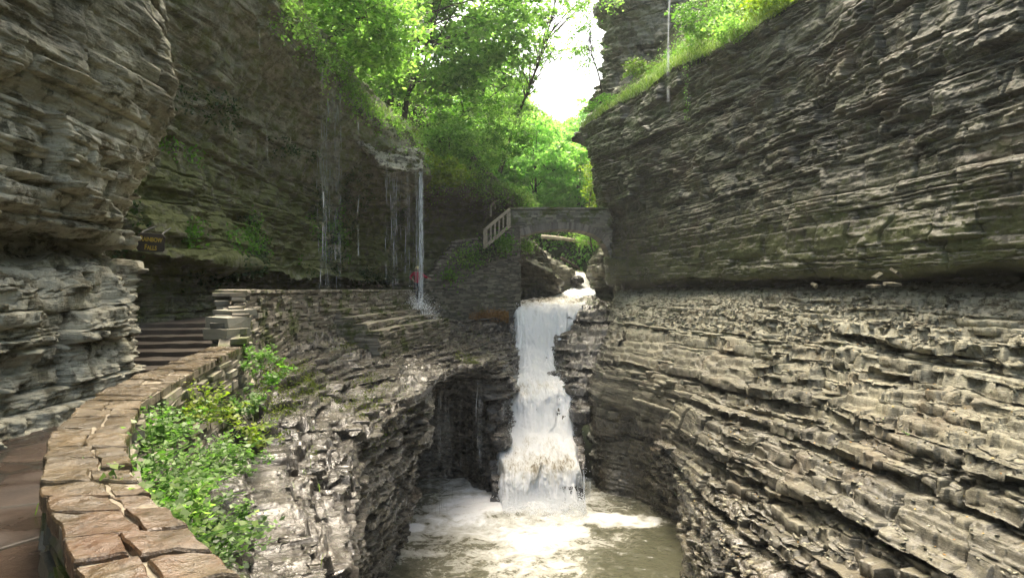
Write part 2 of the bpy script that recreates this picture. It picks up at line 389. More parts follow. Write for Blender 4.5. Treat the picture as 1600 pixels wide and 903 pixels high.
def water_mats():
    # falling, churned white water; 'foam' says how white, 'flow' runs down the stream
    t = NT('churned_white_water'); fo = t.attr('foam'); g = t.pos()
    n = t.noise(t.pos((3.2, 1.0, 1.0)), 1.6, 7, .68, .6); n2 = t.noise(t.pos((8, 2.0, .9)), 3, 6, .75)
    f = t.math('ADD', fo, t.math('SUBTRACT', t.math('ADD', t.math('MULTIPLY', n, .9), t.math('MULTIPLY', n2, .9)), .93), False)
    c = t.ramp(f, [(.14, (.10,.085,.055)), (.32, (.42,.37,.28)), (.48, (.78,.77,.73)), (.66, (.95,.955,.96))])
    rg = t.ramp(f, [(.2, .12), (.6, .55)])
    h = t.math('ADD', n, t.math('MULTIPLY', n2, .6))
    t.principled(c, rg, .5, t.bump(h, .9, .12), **{'Subsurface_Weight': .0}); M['white_water'] = t.m
    t = NT('pool_water'); fo = t.attr('foam'); iso = t.pos((1, 1, 1))
    w = t.noise(iso, .7, 3, .5)
    n = t.noise(iso, 1.1, 8, .66, 2.2); n2 = t.noise(iso, 5, 5, .7, 1.0)
    f = t.math('ADD', fo, t.math('SUBTRACT', t.math('ADD', t.math('MULTIPLY', n, .9), t.math('MULTIPLY', n2, .45)), .72))
    c = t.ramp(f, [(.25, (.080,.080,.052)), (.42, (.16,.155,.115)), (.58, (.42,.415,.37)), (.85, (.72,.73,.74))])
    rg = t.ramp(f, [(.3, .06), (.6, .5)])
    h = t.math('ADD', t.noise(iso, 2.2, 4, .6, .8), t.math('MULTIPLY', t.noise(iso, 9, 3, .6), .25))
    t.principled(c, rg, .5, t.bump(h, .55, .10)); M['pool'] = t.m
    t = NT('thin_falling_water'); p = t.principled((.9, .93, .97), .25, .6, None, False)
    tl = t.n.new('ShaderNodeBsdfTranslucent'); tl.inputs[0].default_value = (.85, .9, .95, 1)
    tr = t.n.new('ShaderNodeBsdfTransparent'); a = t.n.new('ShaderNodeMixShader'); a.inputs[0].default_value = .4; t.l.new(p, a.inputs[1]); t.l.new(tl.outputs[0], a.inputs[2])
    den = t.math('MULTIPLY', t.ramp(t.noise(t.pos((28, 28, .8)), 1.2, 4, .7), [(.38, .05), (.62, 1)]), t.attr('dens'), True)
    b = t.n.new('ShaderNodeMixShader'); t.l.new(den, b.inputs[0]); t.l.new(tr.outputs[0], b.inputs[1]); t.l.new(a.outputs[0], b.inputs[2]); t.out(b.outputs[0]); M['fall'] = t.m
water_mats()
def strata_stack(name, rows, mat, z0, z1, thick, px, moss, wet, pale, jut=.30, blockj=.24, inward=1.5, seed=1, slots=.12, bias=0.0, rgh=1.0):
    """the cliff as it is laid down: bed upon bed, every bed a jagged-edged plate of its own thickness"""
    C = np.array(rows, float); tc = params(C, 1, px); D = crom(C, np.linspace(0, len(C) - 1, 60), .3); D = np.moveaxis(crom(np.moveaxis(D, 1, 0), tc, .5), 0, 1)
    S = D.shape[1]; mid = D[18, :, :2]; q = np.concatenate([[0], np.cumsum(np.linalg.norm(np.diff(mid, axis=0), axis=1))])
    g = np.random.default_rng(seed); z = z0; V = []; A = {'moss': [], 'wet': [], 'pale': [], 'tone': []}; tops = []; k = 0
    zc = D[:, :, 2] + DIP * D[:, :, 1]; zc = np.minimum.accumulate(zc, axis=0) - np.arange(60)[:, None] * 1e-4
    jr = 0
    while z > z1:
        th = g.uniform(*thick) * (1.9 if g.random() < .18 else 1); k += 1
        zz = z + .10 * noise(q * .16, 0 * q + 4, 0 * q) + .03 * noise(q * .6, 0 * q + 1, 0 * q)
        ox = np.empty(S); oy = np.empty(S)
        for s_ in range(S):
            ox[s_] = np.interp(-zz[s_], -zc[:, s_], D[:, s_, 0]); oy[s_] = np.interp(-zz[s_], -zc[:, s_], D[:, s_, 1])
        n_ = 15; kern = np.ones(n_) / n_
        sx = np.convolve(np.pad(ox, n_ // 2, 'edge'), kern, 'valid'); sy = np.convolve(np.pad(oy, n_ // 2, 'edge'), kern, 'valid')
        tx, ty = np.gradient(sx), np.gradient(sy); l = np.hypot(tx, ty) + 1e-9; nx_, ny_ = ty / l, -tx / l
        jr = .55 * jr + .45 * g.uniform(-1, 1); w_ = g.uniform(.35, 2.2); off = g.uniform(0, 9); qq = (q + .25 * noise(q * 1.3, 0 * q + k, 0 * q)) / w_ + off; kb = np.floor(qq)
        hb = hsh(kb, 0 * kb + k, seed); hb2 = hsh(np.floor(qq * 3.3), 0 * kb + k, seed + 5)
        e = jut * jr * .6 + (g.uniform(-1, 1)) * jut * .35 + blockj * (hb - .5) + .35 * blockj * (hb2 - .5) + (qq % 1 - .5) * w_ * .22 * (hsh(kb, 0 * kb + k, seed + 9) - .5)
        za = (q + .2 * noise(q * .9, 0 * q + k, 0 * q)) * 1.9 + k * 3.7; zi = np.floor(za); zf = za - zi; zb_ = za * 2.7 + 5; zj = np.floor(zb_); zg = zb_ - zj
        e = e + bias + .17 * (hsh(zi, 0 * zi + k, 77) * (1 - zf) + hsh(zi + 1, 0 * zi + k, 77) * zf - .5) + .08 * (hsh(zj, 0 * zj + k, 78) * (1 - zg) + hsh(zj + 1, 0 * zj + k, 78) * zg - .5)
        e = e + .04 * fbm(q * 1.6, 0 * q + k * .37, 0 * q, 4, .6) + .30 * fbm(q * .35, 0 * q + z * .7, 0 * q, 3) - .5 * (g.random() < slots) * sstep(.0, .2, noise(q * .5, 0 * q + k, 0 * q + 3))
        tilt = .05 * (hsh(kb, 0 * kb + k, seed + 2) - .4); zt = zz - DIP * oy
        prof = ((-inward, 0, 0), (-.62, 0, 1), (-.46, 0, 1), (-.32, 0, 1), (-.21, 0, 1), (-.12, 0, 1), (-.03, -.004, 1), (0, -.02, .5), (-.012, -.55, 0), (-.03, -1.15, 0), (-inward, -1.15, 0))
        P = np.zeros((len(prof), S, 3))
        for i_, (a, b, f) in enumerate(prof):
            d = e + a; x = ox + nx_ * d; y = oy + ny_ * d
            if 6 < i_ < 10: rr = .018 * noise(x * 9, y * 9, zt * 9 + i_); x = x + nx_ * rr; y = y + ny_ * rr
            P[i_, :, 0] = x; P[i_, :, 1] = y; P[i_, :, 2] = zt + (b if -.1 < b <= 0 else b * th) + f * (rgh * (.024 * fbm(x * 2.5, y * 2.5, 0 * x + k, 4, .6) + .030 * fbm(x * 7, y * 7, 0 * x + k, 3, .6) + .03 * (hsh(np.floor(x * 3.1 + .6 * noise(x * 2, y * 2, 0 * x)), np.floor(y * 2.3 + .6 * noise(x * 2, y * 2, 0 * x + 9)), k) - .5)) + tilt * a * 2)
        V.append(P); tops.append(P[1:7].reshape(-1, 3)); x, y, z_ = P[..., 0], P[..., 1], P[..., 2]; n = np.zeros(P.shape); n[1:7, :, 2] = 1
        for nm, fn_ in (('moss', moss), ('wet', wet), ('pale', pale)): A[nm].append((fn_(x, y, z_, n) if callable(fn_) else fn_) * np.ones_like(x))
        A['tone'].append(np.broadcast_to(.55 * hb + .45 * g.random(), x.shape)); z -= th
    K = len(V); V = np.array(V); npf = V.shape[1]; f = grid_faces(npf, S); F_ = (np.arange(K)[:, None, None] * npf * S + f[None]).reshape(-1, 4)
    me = np_mesh(name, V.reshape(-1, 3), F_, {a: np.array(b).ravel() for a, b in A.items()}); link(name, me, mat)
    t_ = np.concatenate(tops); return dict(pts=t_, nrm=np.tile((0, 0, 1.0), (len(t_), 1)))
# ------------------------------------------------------------------ RIGHT CLIFF
# each row lists (x, y) along the gorge (far to near) at one height; z may lean with the dip of the beds
def lv(z, pts, dip=0.0):
    return [(x, y, (z - dip * y) if len(p) == 2 else p[2]) for p in pts for x, y in [p[:2]]]

rim_r = [(10.5,46,11),(7.0,44,10.6),(4.5,40.5,9.7),(6.5,35.5,10.2),(7.6,30,10.0),(8.6,26,9.5),(9.9,22,9.8),(10.6,18,10),(11.3,14,10.3),(12.6,10,10.5),(14,6,10.5),(15,0,10.5),(15,-8,10.5)]
right_up = [
    rim_r,
    lv(7.8, [(11.2,46),(7.2,44),(4.95,39.6),(6.3,35.5),(7.9,30),(8.9,26),(9.9,22),(10.6,18),(11.1,14),(12.4,10),(13.8,6),(14.8,0),(14.8,-8)]),
    lv(5.0, [(11.5,46),(7.6,44),(5.35,39.3),(6.45,35.3),(7.9,30),(8.8,26),(9.6,22),(10.3,18),(10.8,14.2),(12.0,10),(13.5,6),(14.5,0),(14.5,-8)]),
    lv(2.4, [(11.5,46),(8.0,44),(5.6,39.3),(6.6,35.2),(7.8,30),(8.7,26),(9.4,22),(10.1,18),(10.6,14.4),(11.7,10.3),(13.1,6),(14.1,0),(14.1,-8)]),
    lv(.62, [(11.5,46),(8.2,44),(5.95,39.3),(6.75,35.2),(7.75,30),(8.65,26),(9.35,22),(10.05,18),(10.55,14.5),(11.6,10.5),(13,6),(14,0),(14,-8)], .016),
    lv(.50, [(12.2,46),(8.8,44),(6.5,39.7),(7.3,35.6),(8.5,30.3),(9.4,26.5),(10.2,22.5),(11.0,18.5),(11.6,14.9),(12.6,10.9),(14,6.3),(15,0),(15,-8)], .016),
    lv(.10, [(12.4,46),(9.0,44),(6.7,39.9),(7.5,35.7),(8.7,30.4),(9.6,26.7),(10.6,22.8),(11.6,18.8),(12.2,15.1),(13.2,11.1),(14.6,6.5),(15.6,0),(15.6,-8)], .016),
]
right_low = [
    lv(.35, [(12.6,46),(9.2,44),(7.2,40.6),(8.0,35.8),(9.0,30.6),(9.9,27),(10.9,23),(11.9,19),(12.6,15.3),(13.6,11.3),(15,6.7),(16,0),(16,-8)], .016),
    lv(-.05, [(11,45),(8.0,43),(6.5,39),(7.2,35),(8.1,30),(9.0,26),(9.8,22),(10.7,18),(11.4,14.6),(12.5,10.6),(13.7,6.2),(14.7,0),(14.8,-8)], .016),
    lv(-2, [(10,43),(7.2,41.5),(5.8,38),(5.45,33),(6.6,28.5),(7.7,24.5),(8.5,20.5),(9.4,16.5),(10.1,13),(10.9,9),(11.9,5),(13.2,-1),(13.8,-8)]),
    lv(-4, [(9.5,42),(7,40.5),(5.3,36.5),(4.15,30.5),(5.6,26.5),(6.6,22.5),(7.2,18.5),(8.0,14.5),(8.6,11),(9.4,7.5),(10.6,4),(12.1,-2),(13,-8)]),
    lv(-6, [(9,41),(6.5,39.5),(4.8,35),(3.55,29.6),(5.2,26.8),(5.8,23),(5.9,18.5),(6.3,14),(6.8,10),(7.6,6.5),(9.1,3),(11.1,-3),(12.2,-9)]),
    lv(-7.4, [(9,41),(6.5,39.5),(4.8,35),(3.9,29.2),(5.3,27.0),(6.05,23.4),(5.5,18.9),(5.3,14),(5.7,9.8),(6.8,6.2),(8.4,2.8),(10.5,-3),(11.5,-9)]),
    lv(-9.7, [(9,41),(6.5,39.5),(4.8,35),(3.8,28),(5.1,26.2),(6.3,23),(5.3,19.4),(5.0,14),(5.3,9.5),(6.3,6),(8.0,2.5),(10,-3),(11,-9)]),
]
mo_up = lambda x, y, z, n: .42 + .24 * sstep(3.5, .5, z) - .30 * sstep(.12, .5, n[..., 2]) - .08 * sstep(15, 9, y)
wet_up = lambda x, y, z, n: .35 + .45 * sstep(24, 36, y)
L = loft(right_up, 1.6, tr=.35, A1=.55, A2=.24, A3=.18, big=.35, terr=.3, smoothness=lambda x, y, z: .40 + .6 * sstep(2.8, 4.6, z + .4 * fbm(x * .3, y * .3, z * .3)) )
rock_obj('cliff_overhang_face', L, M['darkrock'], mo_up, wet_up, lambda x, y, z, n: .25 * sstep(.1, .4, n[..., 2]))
def mo_low(x, y, z, n):
    return .10 + .22 * sstep(.4, -.6, z) * sstep(-2.5, -.8, z) * 0 + .2 * sstep(-5, -7, z) * sstep(22, 18, y)
wet_low = lambda x, y, z, n: np.clip(sstep(-5.2, -7.2, z + .5 * noise(x, y, z)) + .9 * sstep(27, 34, y) * sstep(-1.5, -4, z) + .55 * sstep(-1.5, -5, z + .8 * noise(x * .6, y * .6, z * 2)), 0, 1)
pale_low = lambda x, y, z, n: .55 * sstep(-4, -1.0, z) + .08
L = loft(right_low, 1.5, tr=.3, A1=.62, A2=.32, A3=.09, big=.34, blk=.55, terr=.9, crease=.07, cuts=((-1.35,.13,.5,1),(-2.35,.08,.35,2),(-3.5,.12,.5,4),(-5.0,.10,.4,5),(-6.3,.12,.5,7)),
         smoothness=lambda x, y, z: (.30 + .7 * sstep(24.5, 20, y + .8 * noise(x * .4, y * .4, z * .5))) * (.35 + .65 * sstep(.1, -1.2, z)), fade=lambda x, y, z: sstep(.45, .0, z + DIP * y) * .9 + .1)
LOOSE = L
rock_obj('cliff_slope', L, M['dryrock'], mo_low, wet_low, pale_low)
LOW_R = strata_stack('cliff_strata', right_low[1:], M['dryrock'], -.5, -9.4, (.035, .17), 2.0, mo_low, wet_low, pale_low, jut=.40, blockj=.42, seed=4, slots=.10, bias=-.16)
LOW_R = LOOSE


# slope above the right rim, and the dark upper cliff behind it
up = [rim_r,
      [(x + 1.2, y + .6, z + 1.3) for x, y, z in rim_r],
      [(x + 4, y + 2.0, z + 4.2) for x, y, z in rim_r],
      [(x + 10, y + 4, z + 12) for x, y, z in rim_r],
      [(x + 24, y + 4, z + 18) for x, y, z in rim_r]]
L = loft(up, 5, tr=.4, A1=.1, A2=.04, A3=.25, big=.5, terr=.2, ref=(0, 15, 30), fade=lambda x, y, z: sstep(0, 1, z - 9.6))
tag(rock_obj('terrain', L, M['soil']), kind='structure'); SLOPE_R = L
pin = [lv(23, [(12,52),(7.0,46.5),(7.1,44),(10.5,42.2),(14,41),(18,40)]),
       lv(19.6, [(11,52),(6.4,46.5),(6.5,44),(10.3,42.2),(14,41),(18,40)]),
       lv(18.6, [(11,52),(6.5,46.5),(6.6,44),(10.2,42),(14,40.8),(18,40)]),
       lv(17.8, [(11.6,52),(7.6,46.5),(7.4,44.2),(10.4,42),(14,40.6),(18,40)]),
       lv(14.5, [(11.6,52),(7.0,46.5),(7.0,43.8),(10.2,41.6),(14,40),(18,39.5)]),
       lv(12.0, [(11.6,52),(6.2,46.3),(6.1,43.2),(9.6,41.0),(14,39.5),(18,39)]),
       lv(9.6, [(11.6,52),(5.6,46),(4.6,41.5),(8.6,39.0),(14,38),(18,38)])]
L = loft(pin, 1.8, tr=.3, A1=.9, A2=.45, A3=.3, big=.5, terr=.3, ref=(0, 20, 15))
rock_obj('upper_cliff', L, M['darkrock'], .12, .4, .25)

# ------------------------------------------------------------------ LEFT NEAR BLOCK (columns near to far)
def cols(*rows): return [list(r) for r in rows]
blk_up = [
    lv(9.5, [(-4.6,-8),(-4.6,-2),(-4.4,3),(-4.4,6.5),(-5.6,9.3),(-7.6,12),(-9.4,13.4)]),
    lv(7.0, [(-4.8,-8),(-4.8,-2),(-4.6,3),(-4.4,6.5),(-5.4,9.2),(-7.2,11.7),(-9.2,13.4)]),
    lv(5.0, [(-5.1,-8),(-5.1,-2),(-4.9,3),(-4.5,6.5),(-5.1,9.1),(-6.5,11.3),(-9.0,13.4)]),
    lv(2.9, [(-5.5,-8),(-5.5,-2),(-5.3,3),(-4.9,6.4),(-5.0,8.8),(-5.75,10.7),(-8.6,13.2)]),
    lv(1.6, [(-5.7,-8),(-5.7,-2),(-5.5,3),(-5.2,6.5),(-5.35,8.9),(-6.35,10.8),(-8.3,13.2)]),
    lv(.82, [(-5.8,-8),(-5.8,-2),(-5.6,3),(-5.3,6.6),(-5.6,9),(-6.85,10.8),(-8.3,13.0)], .022),
    lv(.72, [(-6.6,-8),(-6.6,-2),(-6.4,3),(-6.1,6.8),(-6.4,9.3),(-7.3,11.2),(-8.6,13.4)], .022),
    lv(.45, [(-6.8,-8),(-6.8,-2),(-6.6,3),(-6.3,6.9),(-6.6,9.4),(-7.0,11.3),(-8.6,13.4)], .022)]
blk_low = [
    lv(.55, [(-7.0,-8),(-7.0,-2),(-6.8,3),(-6.6,6.9),(-6.9,9.4),(-7.5,11.2),(-8.9,13.3)], .01),
    lv(.42, [(-6.2,-8),(-6.2,-2),(-6.0,3),(-5.8,6.7),(-6.0,9.2),(-6.6,11),(-8.7,13.2)], .018),
    lv(.10, [(-5.8,-8),(-5.8,-2),(-5.6,3),(-5.35,6.6),(-5.6,9),(-6.65,10.8),(-8.6,13)], .014),
    lv(-.55, [(-5.6,-8),(-5.6,-2),(-5.4,3),(-5.1,6.5),(-5.25,8.7),(-6.4,10.6),(-8.4,13)]),
    lv(-1.15, [(-5.6,-8),(-5.6,-2),(-5.4,3),(-5.15,6.4),(-5.35,8.6),(-6.5,10.6),(-8.4,13)]),
    lv(-1.9, [(-5.5,-8),(-5.5,-2),(-5.3,3),(-5.0,6.2),(-5.15,8.4),(-6.15,10.4),(-8.4,12.8)])]
rf = (0, 5, 0)
L = loft(blk_up, 1.6, tr=.35, A1=.30, A2=.16, A3=.20, big=.25, terr=.4, ref=rf, crease=.05, smoothness=lambda x, y, z: .55 + .45 * sstep(2.5, 1, z))
rock_obj('cliff_block_upper', L, M['rock'], lambda x, y, z, n: .25 + .08 * sstep(2.5, 5, z) - .15 * sstep(1.8, 1.0, z), lambda x, y, z, n: .25 * sstep(2, 5, z), lambda x, y, z, n: .9 * sstep(3.2, 1.6, z + .5 * noise(x, y, z)) + .1)
L = loft(blk_low, 1.6, tr=.35, A1=.22, A2=.14, A3=.30, big=.30, terr=.5, ref=rf, crease=.05)
rock_obj('cliff_block_base', L, M['dryrock'], lambda x, y, z, n: .0 + .36 * sstep(-1.1, -1.7, z + .2 * noise(x * 2, y * 2, z)), .0, .85)

# ------------------------------------------------------------------ LEFT BACK WALL (near to far), rim leans over the path
rim_l = [(-7.4,11,9.2),(-6.9,14,8.8),(-6.66,18,7.95),(-6.7,21,8.0),(-6.5,24,7.7),(-6.15,27,7.3),(-5.4,29.2,7.2),(-4.7,30.4,6.7),(-4.6,31.8,6.0),(-5.3,34,5.8),(-4.2,36.5,6.0),(-2.4,37.7,5.9),(-.4,38.6,5.6),(.9,39.8,5.0),(1.3,42,4.6),(.6,46,4.4)]
back = [rim_l,
    [(-7.5,11.3,8.2),(-7.0,14,7.8),(-6.8,18,7.1),(-6.9,21,7.1),(-6.8,24,6.6),(-6.4,27,6.1),(-5.3,29.0,5.6),(-4.25,30.4,5.3),(-4.2,31.6,5.2),(-5.3,34.2,5.2),(-4.3,36.8,5.3),(-2.5,38,5.2),(-.5,38.9,5.0),(.8,40,4.4),(1.1,42.2,4.0),(.4,46,3.9)],
    [(-8.0,11.8,6.2),(-7.8,14.2,6.0),(-7.9,18,5.6),(-8.1,21,5.6),(-7.9,24,5.2),(-7.3,27,4.9),(-5.7,29.6,5.0),(-4.5,30.9,4.9),(-4.6,32,4.8),(-5.9,34.8,4.6),(-4.7,37.4,4.5),(-2.8,38.6,4.4),(-.9,39.6,4.2),(.1,40.8,3.7),(.3,43,3.2),(-.4,46,3.0)],
    [(-8.5,12.4,3.5),(-8.2,14.6,3.4),(-8.3,18,3.2),(-8.5,21.5,3.2),(-8.3,25,3.0),(-8.0,29,2.9),(-7.2,32,2.9),(-6.6,33.5,2.8),(-6.4,34.5,2.8),(-6.2,36.4,2.6),(-4.8,38.0,2.6),(-2.9,39.2,2.5),(-1.0,40.2,2.4),(-.2,41.6,2.2),(-.2,43.5,1.8),(-.8,46,1.6)],
    [(-8.2,12.8,1.0),(-7.9,14.8,.9),(-7.9,18,.8),(-8.1,21.5,.75),(-8.0,25,.6),(-7.7,29.4,.5),(-7.1,32.6,.4),(-6.7,34.2,.4),(-6.5,35.2,.4),(-6,36.8,.4),(-4.8,38.2,.4),(-2.9,39.4,.4),(-1.0,40.4,.4),(-.2,42,.4),(-.2,44,.2),(-.8,46,0)],
    [(-8.0,13,.62),(-7.7,15,.55),(-7.7,18,.5),(-7.9,21.5,.42),(-7.8,25,.3),(-7.6,29.4,.2),(-7.0,32.8,.1),(-6.6,34.4,.1),(-6.4,35.4,.1),(-6,36.9,.1),(-4.8,38.2,.1),(-2.9,39.4,.1),(-1.0,40.4,.1),(-.2,42,.1),(-.2,44,-.1),(-.8,46,-.1)],
    [(-8.6,13.2,.5),(-8.5,15.3,.42),(-8.6,18,.38),(-8.8,21.5,.3),(-8.7,25.2,.18),(-8.4,29.8,.1),(-7.6,33.4,-.05),(-7.1,35,-.05),(-6.8,36,-.05),(-6.2,37.3,-.05),(-4.9,38.5,0),(-2.9,39.6,0),(-1.0,40.6,0),(-.2,42.2,0),(-.2,44,-.3),(-.8,46,-.3)],
    [(-8.8,13.4,-.4),(-8.5,15.5,-.4),(-8.5,18.2,-.4),(-8.7,21.8,-.4),(-8.5,25.4,-.4),(-8.2,30,-.4),(-7.5,33.6,-.5),(-7.0,35.2,-.5),(-6.7,36.2,-.5),(-6.1,37.5,-.5),(-4.9,38.6,-.5),(-2.9,39.7,-.5),(-1.0,40.7,-.5),(-.2,42.4,-.6),(-.2,44,-.9),(-.8,46,-.9)],
    [(-8.9,13.4,-1.9),(-8.5,15.5,-1.9),(-8.4,18.2,-1.5),(-8.5,21.8,-1.5),(-8.3,25.4,-1.5),(-8.0,30,-1.5),(-7.4,33.6,-1.5),(-6.9,35.2,-1.5),(-6.6,36.2,-1.5),(-6,37.5,-1.5),(-4.8,38.7,-1.5),(-2.8,39.8,-1.5),(-.6,40.4,-1.6),(.2,42,-2.2),(.3,44,-2.2),(-.2,46,-2.2)]]
for r_ in back[2:]:
    for j_ in range(8, 13): x_, y_, z_ = r_[j_]; r_[j_] = (x_ - .3, y_ + 1.5, z_)
mo_b = lambda x, y, z, n: .48 + .10 * sstep(4.5, 2, z) - .12 * sstep(.2, -.2, z) + .12 * sstep(.2, .6, n[..., 2])
L = loft(back, 1.5, tr=.35, A1=.42, A2=.17, A3=.20, big=.5, terr=.4, ref=(0, 20, 0),
         smoothness=lambda x, y, z: .55 + .45 * sstep(7.5, 4.5, z) )
rock_obj('cliff_alcove_wall', L, M['alcove'], mo_b, lambda x, y, z, n: .2 + .3 * sstep(24, 32, y) + .3 * sstep(33, 35, y), lambda x, y, z, n: .10 + .30 * sstep(3, 5.5, z))  # extra wet paints shade in the far recess; pale lifts the shaded top
BACK = L
hl = [rim_l,
      [(x - .9, y + .5, z + .45) for x, y, z in rim_l],
      [(x - 2.6, y + 1.6, z + 2.2) for x, y, z in rim_l],
      [(x - 7, y + 5, z + 8.0) for x, y, z in rim_l],
      [(x - 14, y + 10, z + 17) for x, y, z in rim_l],
      [(x - 34, y + 16, z + 24) for x, y, z in rim_l]]
L = loft(hl, 5, tr=.4, A1=.15, A2=.05, A3=.3, big=.9, terr=.3, ref=(5, 15, 40), fade=lambda x, y, z: sstep(4.5, 9, z))
rock_obj('hillside', L, M['soil']); HILL_L = L

# the wet sunlit ledge the shower runs over
led = [[at(543,190,29), at(572,186,30), at(608,182,31), at(640,200,32), at(664,236,33)],
       [at(541,201,27.2), at(564,212,27.7), at(592,222,28.5), at(628,230,29.5), at(660,248,30.7)],
       [at(549,214,27.0), at(576,240,27.4), at(601,262,28.0), at(629,268,29.0), at(660,268,30.2)],
       [at(560,222,29.5), at(584,250,29.8), at(606,268,30.4), at(632,272,31.2), at(660,272,32.4)]]
L = loft(led, 1.6, tr=.3, A1=.3, A2=.2, A3=.25, big=.3, terr=.6, ref=(0, 15, 10))
rock_obj('rock_ledge', L, M['wetrock'], lambda x, y, z, n: .16 + .35 * sstep(.3, -.2, n[..., 2]), .1, .95)

# sunlit bare lip along the rim, jutting over the path
lip = [[at(440,-40,19), at(478,22,22), at(520,72,24.8), at(560,118,27), at(596,160,29), at(630,196,30.5)],
       [at(436,-20,18.0), at(470,38,20.6), at(512,92,23.2), at(552,140,25.6), at(588,180,27.8), at(624,210,29.4)],
       [at(430,-6,18.0), at(463,56,20.5), at(505,110,23.0), at(545,158,25.4), at(582,196,27.6), at(620,222,29.3)],
       [at(424,8,19.4), at(462,72,22.0), at(506,124,24.6), at(548,170,27.0), at(586,204,29.2), at(622,228,30.6)]]
L = loft(lip, 1.6, tr=.3, A1=.35, A2=.22, A3=.2, big=.3, terr=.5, ref=(0, 15, 12))
rock_obj('rim_ledge', L, M['wetrock'], lambda x, y, z, n: .28, .1, .8)

# ------------------------------------------------------------------ LEFT SHELF, SPUR AND LOWER CLIFF (near to far)
A_ = [(3.2,-6,-1.6),(1.9,-2,-1.6),(.75,.2,-1.65),(-.75,2.2,-1.65),(-1.95,3.7,-1.7),(-2.9,5.9,-1.7),(-3.7,8.2,-1.75),(-4.5,10.5,-1.7),(-5.4,14,-1.5),(-6.1,18,-1.5),(-6.0,23,-1.6),(-5.4,27,-1.75),(-4.7,31.3,-1.9),(-2.8,34.8,-2.0),(-.2,38.0,-1.5),(-.2,42,-1.4)]
B_ = [(3.8,-5.6,-2.4),(2.6,-1.6,-2.4),(1.4,.7,-2.4),(-.25,2.6,-2.35),(-1.45,4.4,-2.35),(-2.35,6.6,-2.5),(-3.3,9,-2.5),(-3.9,11.5,-2.55),(-4.2,15,-2.6),(-4.5,18.5,-2.45),(-4.3,23,-2.55),(-3.6,27,-2.75),(-2.7,30.5,-2.85),(-1.3,34.2,-2.9),(.3,37.5,-2.5),(.5,42,-2.3)]
C_ = [(4.2,-5,-3.6),(3.1,-1,-3.6),(1.9,1,-3.6),(0,3,-3.6),(-1.1,5,-3.5),(-2.0,7.6,-3.5),(-2.75,10.5,-3.25),(-3.0,13.2,-3.15),(-2.7,16.5,-3.15),(-2.45,19,-3.0),(-2.2,23.3,-3.3),(-1.5,27.1,-3.6),(-.45,29.3,-3.8),(.05,33,-3.9),(.5,37,-3.4),(.7,42,-3)]
D_ = [(4.4,-4.8,-5),(3.3,-.8,-5),(2.0,1.2,-5),(-.1,3.4,-5),(-1.25,5.6,-5),(-2.4,8.8,-4.9),(-3.1,12,-4.6),(-3.2,15,-4.4),(-3.0,17.6,-4.1),(-2.55,20,-3.9),(-3.6,25.6,-3.9),(-2.4,28.6,-4.2),(-.55,29.0,-5),(.25,32.6,-5),(.7,36,-4.6),(.8,42,-4)]
E_ = [(4.4,-4.8,-7),(3.3,-.8,-7),(1.9,1.4,-7),(-.4,3.8,-7),(-1.7,6.4,-7),(-3.0,9.6,-6.9),(-3.9,13.6,-6.7),(-3.75,17,-6.6),(-3.45,19.6,-6.4),(-3.25,21.4,-6.0),(-5.6,27.2,-6.2),(-3.0,30.4,-6.5),(-.9,28.4,-7),(.4,31,-7),(.7,34.5,-7),(.8,42,-6)]
G_ = [(4.4,-4.6,-9.7),(3.3,-.6,-9.7),(1.8,1.6,-9.7),(-.6,4,-9.7),(-1.9,6.7,-9.7),(-3.3,10.2,-9.7),(-4.25,14.4,-9.7),(-4.1,18,-9.7),(-4.0,20.4,-9.7),(-4.2,22.4,-9.7),(-5.8,27.8,-9.7),(-2.8,30.0,-9.7),(-.9,27.2,-9.7),(.5,29,-9.7),(.7,32,-9.7),(.8,42,-9.7)]
def mo_s(x, y, z, n):
    top = sstep(.25, .7, n[..., 2])
    return .02 + .16 * sstep(10, 6, y) + .30 * top * sstep(.12, .40, noise(x * .55 + 3, y * .4, 0 * z)) * sstep(-3.9, -3.2, z) + .22 * sstep(10.5, 12.5, y) * sstep(17, 13, y) * sstep(-2.9, -2.2, z) + .22 * sstep(10, 6, y) * sstep(-.1, .4, noise(x * .8, y * .8, z * .8))
wet_s = lambda x, y, z, n: np.clip(.95 - .0 * sstep(9, 15, y) + .6 * sstep(-5, -7, z), 0, 1)
L = loft([A_, B_, C_, D_, E_, G_], 1.6, tr=.3, A1=.60, A2=.30, A3=.13, big=.24, blk=.7, terr=.95, jitk=.7, ref=(3, 16, 2), crease=.06, cuts=((-3.55,.10,.4,12),(-5.0,.12,.4,13),(-6.4,.12,.4,14)), fade=lambda x, y, z: np.maximum(sstep(-1.62, -2.2, z), sstep(11, 14, y)) * .95 + .05)
L['P'] = L['P'] - L['N'] * .06
rock_obj('rock_shelf', L, M['wetrock'], mo_s, wet_s, lambda x, y, z, n: .3 * (n[..., 2] > .5) * sstep(10, 15, y))  # paler upward faces paint in the silver sheen of wet rock

SHELF = strata_stack('rock_strata', [A_, B_, C_, D_, E_, G_], M['wetrock'], -1.64, -9.4, (.035, .16), 1.8, mo_s, wet_s, lambda x, y, z, n: .30 * (n[..., 2] > .5) * sstep(10, 15, y), jut=.42, blockj=.34, bias=-.10)  # bed tops tinted pale for the same painted sheen


